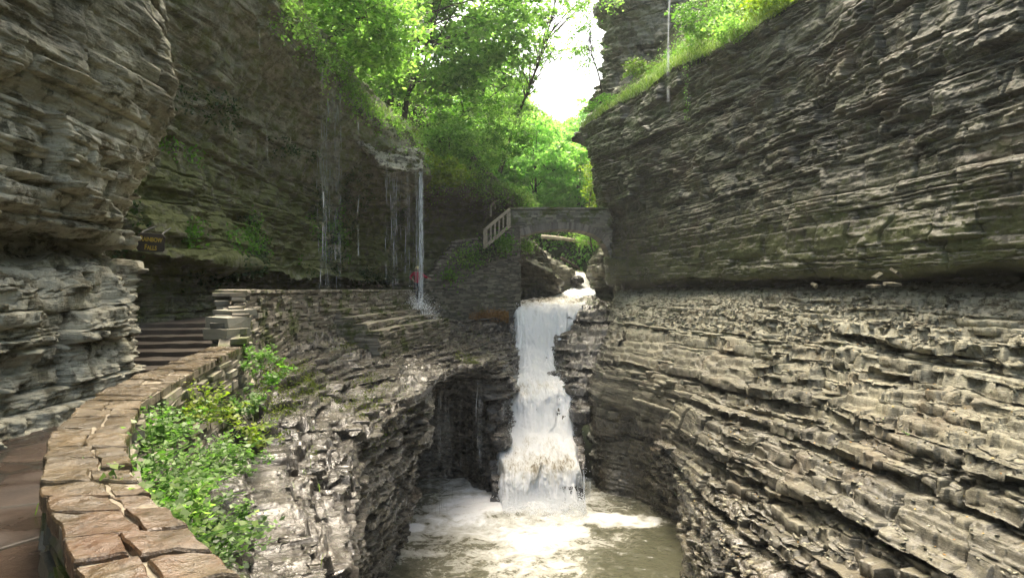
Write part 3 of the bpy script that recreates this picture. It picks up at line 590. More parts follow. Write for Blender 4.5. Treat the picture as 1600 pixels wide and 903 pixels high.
# ------------------------------------------------------------------ wet slabs between the falls and the right wall
slab = [lv(-2.4, [(9,44),(7.6,41),(6.6,37.5),(6.2,34.5),(5.6,31.5),(5.2,30)]),
        [(5.5,44,-1.0),(5.2,41,-1.0),(5.0,37.5,-1.5),(4.7,34.5,-2.6),(4.2,31.5,-4.6),(3.9,30,-6.0)],
        [(4.2,44,-1.1),(4.0,41,-1.2),(3.3,37.2,-2.0),(2.9,34.3,-3.4),(3.0,31.5,-5.0),(3.3,29.6,-6.6)],
        [(3.4,44,-1.6),(3.4,41,-2.0),(2.5,36.8,-3.0),(2.3,33.8,-4.6),(2.7,31.0,-6.0),(3.2,29.4,-7.6)],
        [(3.2,44,-6),(3.2,41,-6),(2.3,36.5,-6),(2.2,33.5,-7),(2.7,30.8,-8.5),(3.2,29.2,-9.7)]]
L = loft(slab, 1.5, tr=.3, A1=.55, A2=.25, A3=.18, big=.25, terr=1.0, ref=(0, 20, 5))
rock_obj('rock_slabs', L, M['wetrock'], .08, .95, .2)

# ------------------------------------------------------------------ rocks beyond the bridge
under = [[(-.9,44,2.4),(.3,43.2,2.6),(1.0,43,2.2),(1.7,44.5,1.5),(1.9,48,1.3)],
         [(-.9,43.5,1.8),(.6,42.7,1.8),(1.9,42.8,1.2),(3.1,43.8,.5),(3.5,47,.3)],
         [(-.9,43.3,1.3),(.8,42.4,1.2),(2.3,42.5,.7),(3.5,43.6,0.0),(3.8,47,0)],
         [(-.9,44.2,.2),(.7,43.8,.2),(2.2,43.9,-.1),(3.4,44.4,-.5),(3.8,47,-.5)],
         [(-.9,44.3,-2.5),(.7,43.9,-2.5),(2.1,44,-2.5),(3.3,44.5,-2.5),(3.7,47,-2.5)]]
L = loft(under, 1.6, tr=.3, A1=.35, A2=.15, A3=.25, big=.3, terr=.5, ref=(1, 20, 5))
rock_obj('rock_bank', L, M['darkrock'], lambda x, y, z, n: .1 + .55 * sstep(.2, .6, n[..., 2]), .6, .3)
bank = [[(-2,50,4.6),(0,47.5,4.0),(1.4,46.5,2.9),(2.2,50,2.3),(2.6,56,2.2)],
        [(-1.5,49,3.6),(.9,46.5,3.2),(2.4,46,2.2),(3.5,49.5,1.5),(4.3,56,1.5)],
        [(-1,48.5,2.0),(1.5,46,1.7),(3.3,46,1.1),(4.6,48.5,.6),(5.2,56,.9)],
        [(-.5,48,.2),(2,46,.2),(3.9,46.5,-.2),(5.3,49,-.2),(5.6,56,.2)],
        [(-.5,48,-3),(2,46,-3),(4.0,46.5,-3),(5.3,49,-3),(5.7,56,-3)]]
L = loft(bank, 1.6, tr=.3, A1=.5, A2=.3, A3=.3, big=.4, terr=.6, ref=(4, 20, 5))
rock_obj('stream_bank', L, M['rock'], lambda x, y, z, n: .1 + .4 * sstep(2.0, 3.5, z), .3, .5)
bank2 = [[(9,47,3.6),(8.0,47,3.4),(7.0,47.5,2.8),(7.2,52,3.0),(8,58,3.4)],
         [(9,46.6,2.2),(7.4,46.4,2.0),(6.1,47.2,1.6),(6.4,52,1.6),(7.2,58,2)],
         [(9,46.4,.4),(7.2,46.2,.2),(5.9,47,.2),(6.2,52,.4),(7,58,.8)],
         [(9,46.2,-3),(7.2,46,-3),(5.9,46.9,-3),(6.2,52,-3),(7,58,-3)]]
L = loft(bank2, 1.6, tr=.3, A1=.5, A2=.3, A3=.3, big=.3, terr=.6, ref=(4, 20, 5))
rock_obj('stream_bank_mossy', L, M['rock'], lambda x, y, z, n: .45, .5, .3)

# the hills that close the valley
def hill(name, pts, amp=1.2):
    L = loft(pts, 8, tr=.5, A1=.1, A2=.05, A3=.4, big=amp, terr=.1, ref=(0, 10, 30)); return rock_obj(name, L, M['soil']), L
xs = [-60,-35,-15,-4,4,12,22,40,70]
_, HILL_B = hill('hill', [[(x, 58 + .012 * x * x, 1.0 + .06 * abs(x - 5)) for x in xs], [(x, 66 + .01 * x * x, 4.0 + .15 * abs(x - 6)) for x in xs],
             [(x, 82, 10.5 + .16 * abs(x - 6)) for x in xs], [(x, 115, 15 + .25 * abs(x - 6)) for x in xs], [(x * 2, 190, 20 + .3 * abs(x - 6)) for x in xs]])
# unseen hill added behind the viewer, kept low to let sky light in
hill('unseen_hill', [[(x, -50, -5) for x in (-40,-15,0,15,40)], [(x, -60, 0) for x in (-40,-15,0,15,40)], [(x, -70, 5) for x in (-40,-15,0,15,40)]])
g = MB(); g.add([(-900,-600,-9.9),(900,-600,-9.9),(900,1400,-9.9),(-900,1400,-9.9)], [(0,1,2,3)]); g.build('ground', M['soil'])
pl = MB(); n_ = 26
for i in range(n_):      # distant high ground round the gorge, out to the horizon
    pass
# ------------------------------------------------------------------ WATER
# stream cross-sections: left edge, right edge (far to near)
sec = [((4.6,58,.9),(6.3,58,.9),.3),((4.75,51,.75),(5.75,51,.75),.45),((4.9,49.6,.2),(5.9,49.6,.2),.95),((4.4,47.5,-.35),(6.1,47.5,-.35),.8),((3.6,45,-.7),(5.9,45,-.75),.65),((2.4,43.4,-1.0),(5.4,43,-.95),.42),
       ((.7,40.5,-1.15),(4.9,40.5,-1.15),.42),((.25,38.2,-1.35),(4.5,38.2,-1.3),.58),((.2,36.9,-1.6),(3.9,36.9,-1.7),.82),((.2,36.0,-2.5),(3.1,35.8,-2.6),.95),((.2,35.3,-3.5),(2.5,35.0,-3.5),1.0),((.1,34.3,-4.2),(2.2,34.0,-4.2),.95),
       ((-.2,33.0,-4.6),(2.6,33.0,-4.6),.86),((-.5,31.8,-5.0),(2.9,31.8,-5.0),.62),((-.6,31,-5.4),(2.95,31,-5.4),.66),((-.65,30.5,-6.1),(2.95,30.5,-6.05),.8),((-.75,29.8,-6.7),(2.9,29.6,-6.7),.88),((-.75,28.7,-7.1),(2.9,28.7,-7.1),.66),((-.65,27.6,-7.4),(2.85,27.6,-7.4),.62),
       ((-.55,26.7,-7.75),(2.8,26.6,-7.75),.5),((-.55,26.2,-8.3),(2.65,26.2,-8.3),.68),((-.65,25.8,-9.1),(2.7,25.8,-9.1),1.0),((-1.0,25.2,-9.5),(3.3,25.2,-9.5),1.0)]
ctl = [[tuple(a[k] + (b[k] - a[k]) * w for k in range(3)) for w in np.linspace(-.09, 1.09, 6)] for a, b, f in sec]
C = np.array(ctl); foam_r = np.array([s[2] for s in sec])
tr_ = params(C, 0, 2.2); tc_ = params(C, 1, 2.2)
D = np.moveaxis(crom(np.moveaxis(crom(C, tr_, .4), 1, 0), tc_, .5), 0, 1)
fo = np.interp(tr_, np.arange(len(sec)), foam_r)[:, None] * np.ones(D.shape[1])[None, :]
x, y, z = D[..., 0].copy(), D[..., 1].copy(), D[..., 2].copy()
D[..., 1] += .5 * fbm(x * .75, 0 * y, z * .12 + 3, 3) * sstep(38, 35, y) * sstep(25.3, 26.5, y); D[..., 2] += .35 * fbm(x * .9 + 7, y * .35, 0 * z, 3) * sstep(38, 35, y) * sstep(25.3, 27, y)
wv = np.interp(tc_, np.arange(6), np.linspace(-.09, 1.09, 6))[None, :] + .05 * fbm(y * .9 + 3, z * .9, 0 * x, 4, .6); ed_ = np.maximum(sstep(.05, -.05, wv), sstep(.95, 1.05, wv)) * sstep(25.4, 26.2, y); D[..., 2] -= .75 * ed_; D[..., 1] += .5 * ed_
gv = np.gradient(D, axis=0); steep = np.clip(np.abs(gv[..., 2]) / (np.linalg.norm(gv, axis=-1) + 1e-6), 0, 1)
am = .12 + .30 * fo
D[..., 2] += am * (.9 * fbm(x * 2.0, y * 1.3, z * .6, 6, .68) ) * (1 - .5 * steep)
D[..., 1] -= steep * (.55 * fbm(x * 2.4, y * .4, z * .35, 6, .68) + .30 * fbm(x * 8, y * .5, z * 1.2, 4, .65)) + .3 * steep * (noise(x * 1.1, 0 * y, z * .2) > .1)
fo = fo + .38 * fbm(x * 1.4, y * .7, z * .5, 5, .6) 
edge = np.interp(tc_, [0, .7, 4.3, 5], [1, 0, 0, 1])[None, :] * np.ones_like(fo)
fo = fo + .15 * edge
fo_s = fo
me = np_mesh('stream', D.reshape(-1, 3), grid_faces(*D.shape[:2]), {'foam': fo.ravel()}, True)
STREAM = D
tag(link('stream', me, M['white_water']), kind='structure')
# stream bed under it
L = loft([[(x_, y_, z_ - .38) for (x_, y_, z_) in r] for r in [[ctl[i][j] for i in range(0, len(ctl), 2)] for j in range(6)]], 2.5, A1=.7, A2=.25, A3=.2, ref=(0, 20, 8), big=.35, terr=1.0)
rock_obj('stream_bed', L, M['wetrock'], 0, 1, 0)

# plunge pool
nx, ny = 330, 420
gx = np.linspace(-7, 9.5, nx); gy = np.concatenate([np.linspace(-9, 14, 60), np.linspace(14.05, 29.5, ny - 60)])
X, Y = np.meshgrid(gx, gy); Z = np.full_like(X, -9.05)
d = np.hypot((X - 1.0) * .8, (Y - 25.6)); 
turb = sstep(9.5, 0, np.hypot((X - .3) * 1.05, (Y - 25.6) * .95))
Z = Z + .16 * turb * fbm(X * 1.1, Y * 1.1, 0 * X, 4) + .03 * fbm(X * 2.5, Y * 2.5, 0 * X, 3) + .20 * sstep(1.6, 0, np.hypot((X - 1.1) * .4, Y - 25.4))
wx = X + 1.2 * noise(X * .35, Y * .35, 0 * X + 4) ; 
fo = .90 * sstep(9.4, .5, np.hypot((wx + .1) * 1.15, (Y - 25.4) * .88)) * (.62 + .75 * fbm(X * .55 + .8 * noise(Y * .5, X * .3, 0 * X), Y * .9, 0 * X + 9, 5, .6)) + .12
fo = fo * sstep(6.0, 2.8, wx + .15 * (25 - Y)) + .10
def isle(cx, cy, rx, ry, rot=0):
    a = ((X - cx) * math.cos(rot) + (Y - cy) * math.sin(rot)) / rx; b = (-(X - cx) * math.sin(rot) + (Y - cy) * math.cos(rot)) / ry
    return sstep(1.25, .6, np.hypot(a, b) + .5 * fbm(X * 1.1, Y * 1.1, 0 * X + 2, 5))
fo = fo + .38 * isle(4.5, 24.3, 1.75, .75, -.22) * (1 + .5 * noise(X * 3, Y * 3, 0 * X)) + .7 * isle(-4.05, 23.5, .75, .5, .1)
me = np_mesh('pool', np.stack([X, Y, Z], -1).reshape(-1, 3), grid_faces(len(gy), nx), {'foam': fo.ravel()}, True)
tag(link('pool', me, M['pool']), kind='structure')

def threads(name, strands, mat=M['fall']):
    """each strand: x, y, z_top, z_bottom, width, density"""
    vs = []; fs = []; dn = []
    for (x, y, z0, z1, w, de) in strands:
        n = max(6, int((z0 - z1) / .12)); k = 5; b = len(vs)
        ph = random.random() * 50
        for i in range(n + 1):
            f = i / n; zz = z0 + (z1 - z0) * f
            ww = w * (.75 + .5 * float(noise(ph, zz * 2.2, 0))) * (1 + .25 * f); dx = .06 * float(noise(ph + 7, zz * .9, 0))
            for j in range(k):
                a = 2 * math.pi * j / k; vs.append((x + dx + ww * .5 * math.cos(a), y + ww * .5 * math.sin(a), zz))
            brk = min(1.0, max(0.0, .55 + 1.7 * float(noise(ph + 31, zz * 1.9, ph)) + .9 * float(noise(ph + 3, zz * 6, 0)))); dn += [de * (1 - .3 * f) * brk] * k
        for i in range(n):
            for j in range(k): fs.append((b + i*k + j, b + i*k + (j+1) % k, b + (i+1)*k + (j+1) % k, b + (i+1)*k + j))
    me = np_mesh(name, np.array(vs), np.array(fs), {'dens': np.array(dn)}, True)
    return tag(link(name, me, mat), kind='structure')
def curtain(u0, u1, y0, y1, v0, v1, n, w, de, spread=.25):
    out = []
    for i in range(n):
        f = random.random(); u = u0 + (u1 - u0) * f; y = y0 + (y1 - y0) * f + random.uniform(-spread, spread)
        x, _, zt = at(u, v0 + random.uniform(-3, 3), y); zb = at(u, v1 + random.uniform(-8, 6), y)[2]
        a = random.random() ** 2 * .25; b = random.random() ** 3 * .3; H = zt - zb
        out.append((x, y, zt - a * H * (random.random() < .3), zb + b * H * (random.random() < .4), w * random.uniform(.5, 1.4), de * random.uniform(.4, 1.1)))
    return out
fan = []
for i in range(40):
    f = random.random(); yy = 30.0 - .8 * random.random(); fan.append((at(640 + 46 * f, 0, yy)[0], yy, -1.05 - .5 * abs(f - .4) * random.random() - .3 * random.random(), -2.0 - .5 * f, random.uniform(.03, .10), .30))
s_ = curtain(654, 660, 30.2, 30.4, 268, 492, 42, .026, 1.1, .12) + curtain(650, 664, 30.1, 30.4, 268, 470, 30, .016, .4, .15)
threads('waterfall', s_ + fan)
threads('waterfall_shower', curtain(602, 651, 27.9, 30.1, 262, 452, 40, .018, .75))
threads('waterfall_shower', curtain(494, 532, 23.4, 24.4, 130, 452, 30, .015, .75, .5) + curtain(512, 524, 23.6, 24, 120, 200, 7, .025, .7))
threads('waterfall_thread', [(*at(561, 0, 21)[:2], at(0, 190, 21)[2], at(0, 400, 21)[2], .04, .6), (*at(503, 0, 17)[:2], at(0, 300, 17)[2], at(0, 445, 17)[2], .034, .6), (*at(420, 0, 15)[:2], at(0, 193, 15)[2], at(0, 255, 15)[2], .014, .3),
            (*at(404, 0, 14)[:2], at(0, 12, 14)[2], at(0, 125, 14)[2], .020, .32), (*at(405, 0, 15)[:2], at(0, 248, 15)[2], at(0, 345, 15)[2], .012, .25), (*at(503, 0, 17)[:2], at(0, 60, 17)[2], at(0, 300, 17)[2], .015, .3)])
threads('waterfall_thread', [(*at(1046.5, 0, 14)[:2], at(0, -60, 14)[2], at(0, 160, 14)[2], .07, .6)])
threads('waterfall_shower', curtain(740, 756, 27.5, 27.8, 596, 745, 9, .035, .55) + curtain(668, 700, 21, 23, 612, 800, 14, .022, .32) + curtain(700, 740, 24, 26, 600, 780, 8, .015, .25))
threads('waterfall_shower', curtain(902, 925, 26.2, 26.4, 745, 792, 24, .05, .6))

# spray thrown up along the falls
g_ = np.random.default_rng(77); S_ = STREAM.reshape(-1, 3)[(STREAM[..., 1].ravel() < 37) & (fo_s.ravel() > .72)]
i_ = g_.integers(0, len(S_), 9000); p_ = S_[i_] + g_.normal(size=(9000, 3)) * (.10, .10, .06) + (0, -.10, .10) + (0, 0, 1) * np.abs(g_.normal(0, .16, (9000, 1)))
q_ = np.stack([g_.uniform(-.4, 2.9, 5000), 25.2 + g_.normal(0, .35, 5000), -9.0 + np.abs(g_.normal(0, .28, 5000))], 1)
p_ = np.concatenate([p_, q_]); r_ = g_.uniform(.006, .028, len(p_))[:, None]
v_ = np.stack([p_ + r_ * np.array(d) for d in ((1,0,-.6),(-.5,.87,-.6),(-.5,-.87,-.6),(0,0,1.1))], 1).reshape(-1, 3)
f_ = (np.arange(len(p_))[:, None, None] * 4 + np.array([(0,1,3),(1,2,3),(2,0,3),(0,2,1)])[None]).reshape(-1, 3)
t = NT('water_spray'); t.principled((.93, .95, .97), .3, .5); tag(link('spray', np_mesh('spray', v_, f_), t.m), kind='stuff')

q_ = np.stack([-4.45 + g_.normal(0, .42, 3800), 29.9 + g_.normal(0, .35, 3800), -1.55 + np.abs(g_.normal(0, .45, 3800))], 1); q_[:, 2] -= .35 * np.abs(q_[:, 0] + 4.45)
r_ = g_.uniform(.005, .020, len(q_))[:, None]; v_ = np.stack([q_ + r_ * np.array(d) for d in ((1,0,-.6),(-.5,.87,-.6),(-.5,-.87,-.6),(0,0,1.1))], 1).reshape(-1, 3)
f_ = (np.arange(len(q_))[:, None, None] * 4 + np.array([(0,1,3),(1,2,3),(2,0,3),(0,2,1)])[None]).reshape(-1, 3)
tag(link('shower_spray', np_mesh('shower_spray', v_, f_), t.m), kind='stuff')
# ------------------------------------------------------------------ MASONRY
def poly_s(pts):
    p = np.array(pts, float); s = np.concatenate([[0], np.cumsum(np.linalg.norm(np.diff(p[:, :2], axis=0), axis=1))]); return p, s
def pat(p, s, t):
    x = np.interp(t, s, p[:, 0]); y = np.interp(t, s, p[:, 1])
    e = .05; dx = np.interp(t + e, s, p[:, 0]) - np.interp(t - e, s, p[:, 0]); dy = np.interp(t + e, s, p[:, 1]) - np.interp(t - e, s, p[:, 1]); n = math.hypot(dx, dy) + 1e-9
    return x, y, dx / n, dy / n
def masonry(mb, pts, zt, zb, ch=.11, sw=.34, side=1, depth=.22, proud=.03, batter=0.0, gap=.008, rough=.014):
    """courses of rough stones on the face along pts; zt, zb: functions of (x, y, s); side=1 -> outward is to the right of travel"""
    p, s = poly_s(pts); Lm = s[-1]
    zlo = min(zb(*pat(p, s, t)[:2], t) for t in np.linspace(0, Lm, 40)); zhi = max(zt(*pat(p, s, t)[:2], t) for t in np.linspace(0, Lm, 40))
    z = zlo
    while z < zhi:
        h = ch * random.uniform(.65, 1.4); t = -random.uniform(0, sw)
        while t < Lm:
            w = sw * random.choice((.5, .7, .9, 1.1, 1.5, 1.9)) * random.uniform(.8, 1.2); tm = min(max(t + w / 2, 0), Lm)
            x, y, dx, dy = pat(p, s, tm); top = zt(x, y, tm); bot = zb(x, y, tm)
            if z + h * .45 < top and z + h * .5 > bot:
                h2 = min(h, top - z); t0 = max(t, 0); t1 = min(t + w, Lm); ww = t1 - t0
                if ww > .04 and h2 > .02:
                    x, y, dx, dy = pat(p, s, (t0 + t1) / 2); nx_, ny_ = dy * side, -dx * side
                    pr = random.uniform(-proud, proud) + batter * (top - z); d = depth * random.uniform(.85, 1.1)
                    cx = x + nx_ * (pr - d / 2); cy_ = y + ny_ * (pr - d / 2)
                    mb.box((cx, cy_, z + h2 / 2), (ww - gap, d, h2 - gap * random.uniform(.6, 2)), math.atan2(dy, dx), rough, random.uniform(-.04, .04))
            t += w
        z += h
def backing(mb, pts, zt, zb, side=1, inset=.07, thick=.3, n=30):
    p, s = poly_s(pts); vs = []
    for t in np.linspace(0, s[-1], n):
        x, y, dx, dy = pat(p, s, t); nx_, ny_ = dy * side, -dx * side
        a, b = zb(x, y, t) , zt(x, y, t) - .05
        vs += [(x - nx_*inset, y - ny_*inset, a), (x - nx_*inset, y - ny_*inset, b), (x - nx_*(inset+thick), y - ny_*(inset+thick), b), (x - nx_*(inset+thick), y - ny_*(inset+thick), a)]
    fs = []
    for i in range(n - 1):
        for j in range(4): fs.append((i*4 + j, i*4 + (j+1) % 4, (i+1)*4 + (j+1) % 4, (i+1)*4 + j))
    fs += [(0,1,2,3), tuple((n-1)*4 + k for k in (3,2,1,0))]; mb.add(vs, fs)

# ---- low wall with flagstone top (near to far)
WL = [(2.0,-2.6),(.0,.42),(-1.37,2.06),(-2.12,2.9),(-2.44,3.35),(-2.87,4.0),(-3.22,4.75),(-3.46,5.3),(-3.78,6.4),(-4.08,7.9),(-4.4,9.4)]
WR = [(2.5,-2.3),(.45,.62),(-.98,2.17),(-1.48,2.70),(-1.87,3.15),(-2.27,3.75),(-2.66,4.5),(-2.95,5.1),(-3.25,6.2),(-3.6,7.7),(-3.92,9.3)]
TOPZ = -.95
wall = empty('low_stone_wall', (-2.5, 4, -1.6)); tag(wall, 'low curving dry stone wall beside the path, topped with wet reddish brown flagstones', 'wall')
tb = MB(); tt = lambda x, y, s: TOPZ - .07
masonry(tb, WL, tt, lambda x, y, s: -1.66, .10, .30, side=-1, proud=.02); backing(tb, WL, tt, lambda x, y, s: -1.7, side=-1, thick=.12)
tb.build('path_side_face', M['wallstone_dark'], wall)  # darker stone here paints the shadow side of the wall
tb = MB(); masonry(tb, WR, tt, lambda x, y, s: -2.35, .075, .34, side=1, proud=.05, batter=.05); backing(tb, WR, tt, lambda x, y, s: -2.4, side=1, thick=.15)
tb.build('gorge_side_face', M['wallstone'], wall)
pl_, sl = poly_s(WL); pr_, sr = poly_s(WR)
tb = MB(); n_ = 60; vs = []
for i in range(n_):
    f = i / (n_ - 1); a = pat(pl_, sl, f * sl[-1]); b = pat(pr_, sr, f * sr[-1]); vs += [(a[0], a[1], TOPZ - .014), (b[0], b[1], TOPZ - .014), (b[0], b[1], TOPZ - .09), (a[0], a[1], TOPZ - .09)]
fs = []
for i in range(n_ - 1):
    for j in range(4): fs.append((i*4+j, i*4+(j+1)%4, (i+1)*4+(j+1)%4, (i+1)*4+j))
tb.add(vs, fs); tb.build('mortar_bed', M['mortar'], wall)
def ruv(f, g):
    a = pat(pl_, sl, f * sl[-1]); b = pat(pr_, sr, f * sr[-1])
    return np.array([a[0] + (b[0] - a[0]) * g, a[1] + (b[1] - a[1]) * g])
def wob(f): return .012 * math.sin(f * 131) + .008 * math.sin(f * 57 + 2)
EDG = [0, .03] + [k / 11 for k in range(1, 11)] + [.97, 1]
def flag(f0, f1, g0, g1, sk0, sk1, z):
    """one irregular slab in (along, across) coordinates, sk = skew of its two end joints"""
    n = 13; sd = random.random() * 99; vs = []; top = []
    cxy = ruv((f0 + f1) / 2, (g0 + g1) / 2); tx, ty = random.uniform(-.016, .016), random.uniform(-.012, .012)
    for i in range(n + 1):
        for j in range(n + 1):
            a, b = EDG[i], EDG[j]
            g = g0 + (g1 - g0) * b; f = f0 + (f1 - f0) * a + (sk0 * (1 - a) + sk1 * a) * (b - .5)
            e = min(a, 1 - a, b, 1 - b)
            wx = .9 * float(noise(sd + a * 3, b * 3, .5)) * .02; wy = .9 * float(noise(sd + a * 3, b * 3, 7.5)) * .02
            p = ruv(f, g); p = p + (wx, wy); p = cxy + (p - cxy) * .985
            hz = z + .014 * float(noise(p[0] * 4, p[1] * 4, sd)) + .007 * float(noise(p[0] * 17, p[1] * 17, sd)) + (p[0] - cxy[0]) * tx + (p[1] - cxy[1]) * ty - (.009 if e == 0 else 0)
            vs.append((p[0], p[1], hz))
    m = n + 1; fs = [(i*m + j, i*m + j + 1, (i+1)*m + j + 1, (i+1)*m + j) for i in range(n) for j in range(n)]
    ring = [i*m for i in range(n)] + [n*m + j for j in range(n)] + [i*m + n for i in range(n, 0, -1)] + [j for j in range(n, 0, -1)]
    b0 = len(vs)
    for k in ring: x_, y_, z_ = vs[k]; vs.append((x_, y_, z - .075))
    for k in range(len(ring)):
        k2 = (k + 1) % len(ring); fs.append((ring[k], ring[k2], b0 + k2, b0 + k))
    mb = MB(); mb.add(vs, fs); o = mb.build('capstone', M['flag'], wall, False)
fpos = .0; Lw = (sl[-1] + sr[-1]) / 2; skp = 0
while fpos < .995:
    near_ = pat(pl_, sl, fpos * sl[-1])[1] < 3.2
    st = random.uniform(.22, .38) / Lw; f1 = min(fpos + st, 1.0); sk = random.uniform(-.09, .09) / Lw; gp = .007 / Lw
    zz = TOPZ + random.uniform(-.006, .010)
    if near_ or random.random() < .78:
        g = random.uniform(.36, .68); fm = random.uniform(.35, .65)
        flag(fpos + gp, f1 - gp, -.03, g - .012, skp * .5, sk * .5, zz); 
        if random.random() < .35 and st * Lw > .30:
            flag(fpos + gp, fpos + (f1 - fpos) * fm - gp, g + .012, 1.03, skp * .5, 0, zz + random.uniform(-.01, .01)); flag(fpos + (f1 - fpos) * fm + gp, f1 - gp, g + .012, 1.01, 0, sk * .5, zz + random.uniform(-.01, .01))
        else: flag(fpos + gp, f1 - gp, g + .012, 1.01, skp * .5, sk * .5, zz + random.uniform(-.012, .012))
    else: flag(fpos + gp, f1 - gp, -.03, 1.01, skp, sk, zz)
    fpos = f1; skp = sk

# ---- parapet wall beyond (path to the shower)
FP = [(-3.93,9.35),(-4.22,10.2),(-4.9,11.7),(-5.4,14),(-6.05,18),(-6.0,22),(-5.6,26),(-5.05,29.3),(-4.7,31.2)]
def zt_f(x, y, s): return float(np.interp(y, [9.3,9.75,9.8,10.2,10.25,10.8,10.85,11.4,11.7,14,18,22,26,31.2], [-.95,-.93,-.62,-.60,-.50,-.48,-.33,-.30,-.20,-.24,-.30,-.33,-.39,-.44]))
def zb_f(x, y, s): return float(np.interp(y, [9.3,12,15,20,31], [-2.3,-2.5,-2.4,-2.3,-2.6]))
pw = empty('parapet_wall', (-6, 20, -1)); tag(pw, 'long mossy dry stone parapet wall running from the steps to the foot of the shower', 'wall')
tb = MB(); masonry(tb, FP, zt_f, zb_f, .075, .52, side=1, proud=.05, batter=.07); backing(tb, FP, zt_f, zb_f, side=1, thick=.28); tb.build('wall_face', M['wallstone'], pw)
def off(pts, d, side=1):
    p, s = poly_s(pts); out = []
    for i in range(len(p)):
        x, y, dx, dy = pat(p, s, s[i]); out.append((p[i][0] + dy * side * d, p[i][1] - dx * side * d))
    return out
inner = off(FP, -.48)
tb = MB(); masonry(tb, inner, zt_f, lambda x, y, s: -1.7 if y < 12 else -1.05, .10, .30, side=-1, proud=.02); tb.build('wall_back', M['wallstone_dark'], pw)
tb = MB(); p_, s_ = poly_s(off(FP, -.24)); t = .2
while t < s_[-1] - .1:
    wd = random.uniform(.35, .6); x, y, dx, dy = pat(p_, s_, t + wd / 2)
    if y > 11.5: tb.box((x, y, zt_f(x, y, 0) + .02), (wd - .01, .56, .06), math.atan2(dy, dx), .014)
    t += wd
tb.build('coping', M['wallstone'], pw)
for (u_, v_, y_, wx_, h_) in ((357, 521, 9.75, .46, .13), (359, 503, 9.85, .42, .12), (368, 489, 10.5, .44, .10)):
    x_, _, z_ = at(u_, v_, y_); tb = MB(); tb.box((x_ - .06, y_ + .1, z_), (wx_, .50, h_ + .02), -.35, .018); tb.build('pier_stone', M['capstone_pale'], pw)
# wet stone terraces at the foot of the shower
for k in range(4):
    pts = off([(-6.0,21.5),(-5.75,25),(-5.1,28.8),(-4.55,31.4)], .30 + .42 * k); tb = MB()
    zz = -.98 - .24 * k
    masonry(tb, pts, lambda x, y, s: zz + .012 * (25 - y), lambda x, y, s: -3.0, .07, .70, side=1, depth=.5, proud=.05); tb.build('terrace', M['wallstone'], pw)

# ---- paths
def ribbon(name, prs, mat, zfun, n=6, sub=10):
    P = []
    for i in range(len(prs) - 1):
        for k in range(sub + (i == len(prs) - 2)):
            f = k / sub; (a, b), (c, d) = prs[i], prs[i + 1]
            l = [a[0] + (c[0]-a[0]) * f, a[1] + (c[1]-a[1]) * f]; r = [b[0] + (d[0]-b[0]) * f, b[1] + (d[1]-b[1]) * f]
            for j in range(n + 1):
                g = j / n; x = l[0] + (r[0]-l[0]) * g; y = l[1] + (r[1]-l[1]) * g; P.append((x, y, zfun(x, y)))
    P = np.array(P); P[:, 2] += .02 * fbm(P[:, 0] * 1.5, P[:, 1] * 1.5, 0 * P[:, 0], 3)
    me = np_mesh(name, P, grid_faces(len(P) // (n + 1), n + 1), None, True); return tag(link(name, me, mat), kind='structure')
ribbon('path', [((-7,-8),(5,-8)),((-6.6,-2),(1.75,-2.4)),((-6.4,.5),(.0,.4)),((-6.3,2),(-1.36,2.1)),((-6.2,3.3),(-2.4,3.35)),((-6.2,5),(-3.28,4.9)),((-6.6,7),(-3.9,6.9)),((-7.2,9),(-4.28,8.9)),((-9,10.7),(-4.6,10.7))], M['path'], lambda x, y: -1.6, 24, 14)
ribbon('upper_path', [((-9.2,14.6),(-5.6,14.6)),((-9.0,18),(-6.3,18)),((-9.2,22),(-6.3,22)),((-9.0,26),(-5.9,26)),((-8.4,30),(-5.3,29.4)),((-7.9,33),(-4.75,31.5)),((-7.3,36.5),(-4.3,34.0))], M['step'], lambda x, y: -.96, 10, 8)
stp = empty('stone_steps', (-6.6, 12, -1.6)); tag(stp, 'broad flight of dark wet stone steps rising between the rock wall and the pale pier', 'steps')
for k in range(7):
    y0 = 10.45 + .60 * k; z0 = -1.5 + .092 * k; n = 26; vs = []; fs = []
    for i in range(n + 1):
        f = i / n; xx = -9.0 + (3.95 + .0 * k) * f - (.25 * k) * f; yy = y0 + .5 * f + .03 * float(noise(f * 9, k, 3)); j = .012 * float(noise(f * 14, k * 3, 1))
        vs += [(xx, yy, -1.75), (xx, yy - .015, z0 + j), (xx, yy + .75 + (4 if k == 6 else 0) * 0, z0 + j), (xx, yy + .75, -1.75)]
    for i in range(n):
        for q_ in range(4): fs.append((i*4+q_, i*4+(q_+1)%4, (i+1)*4+(q_+1)%4, (i+1)*4+q_))
    fs += [(0,1,2,3), (n*4+3, n*4+2, n*4+1, n*4)]
    mb = MB(); mb.add(vs, fs); mb.build('step', M['step'], stp)

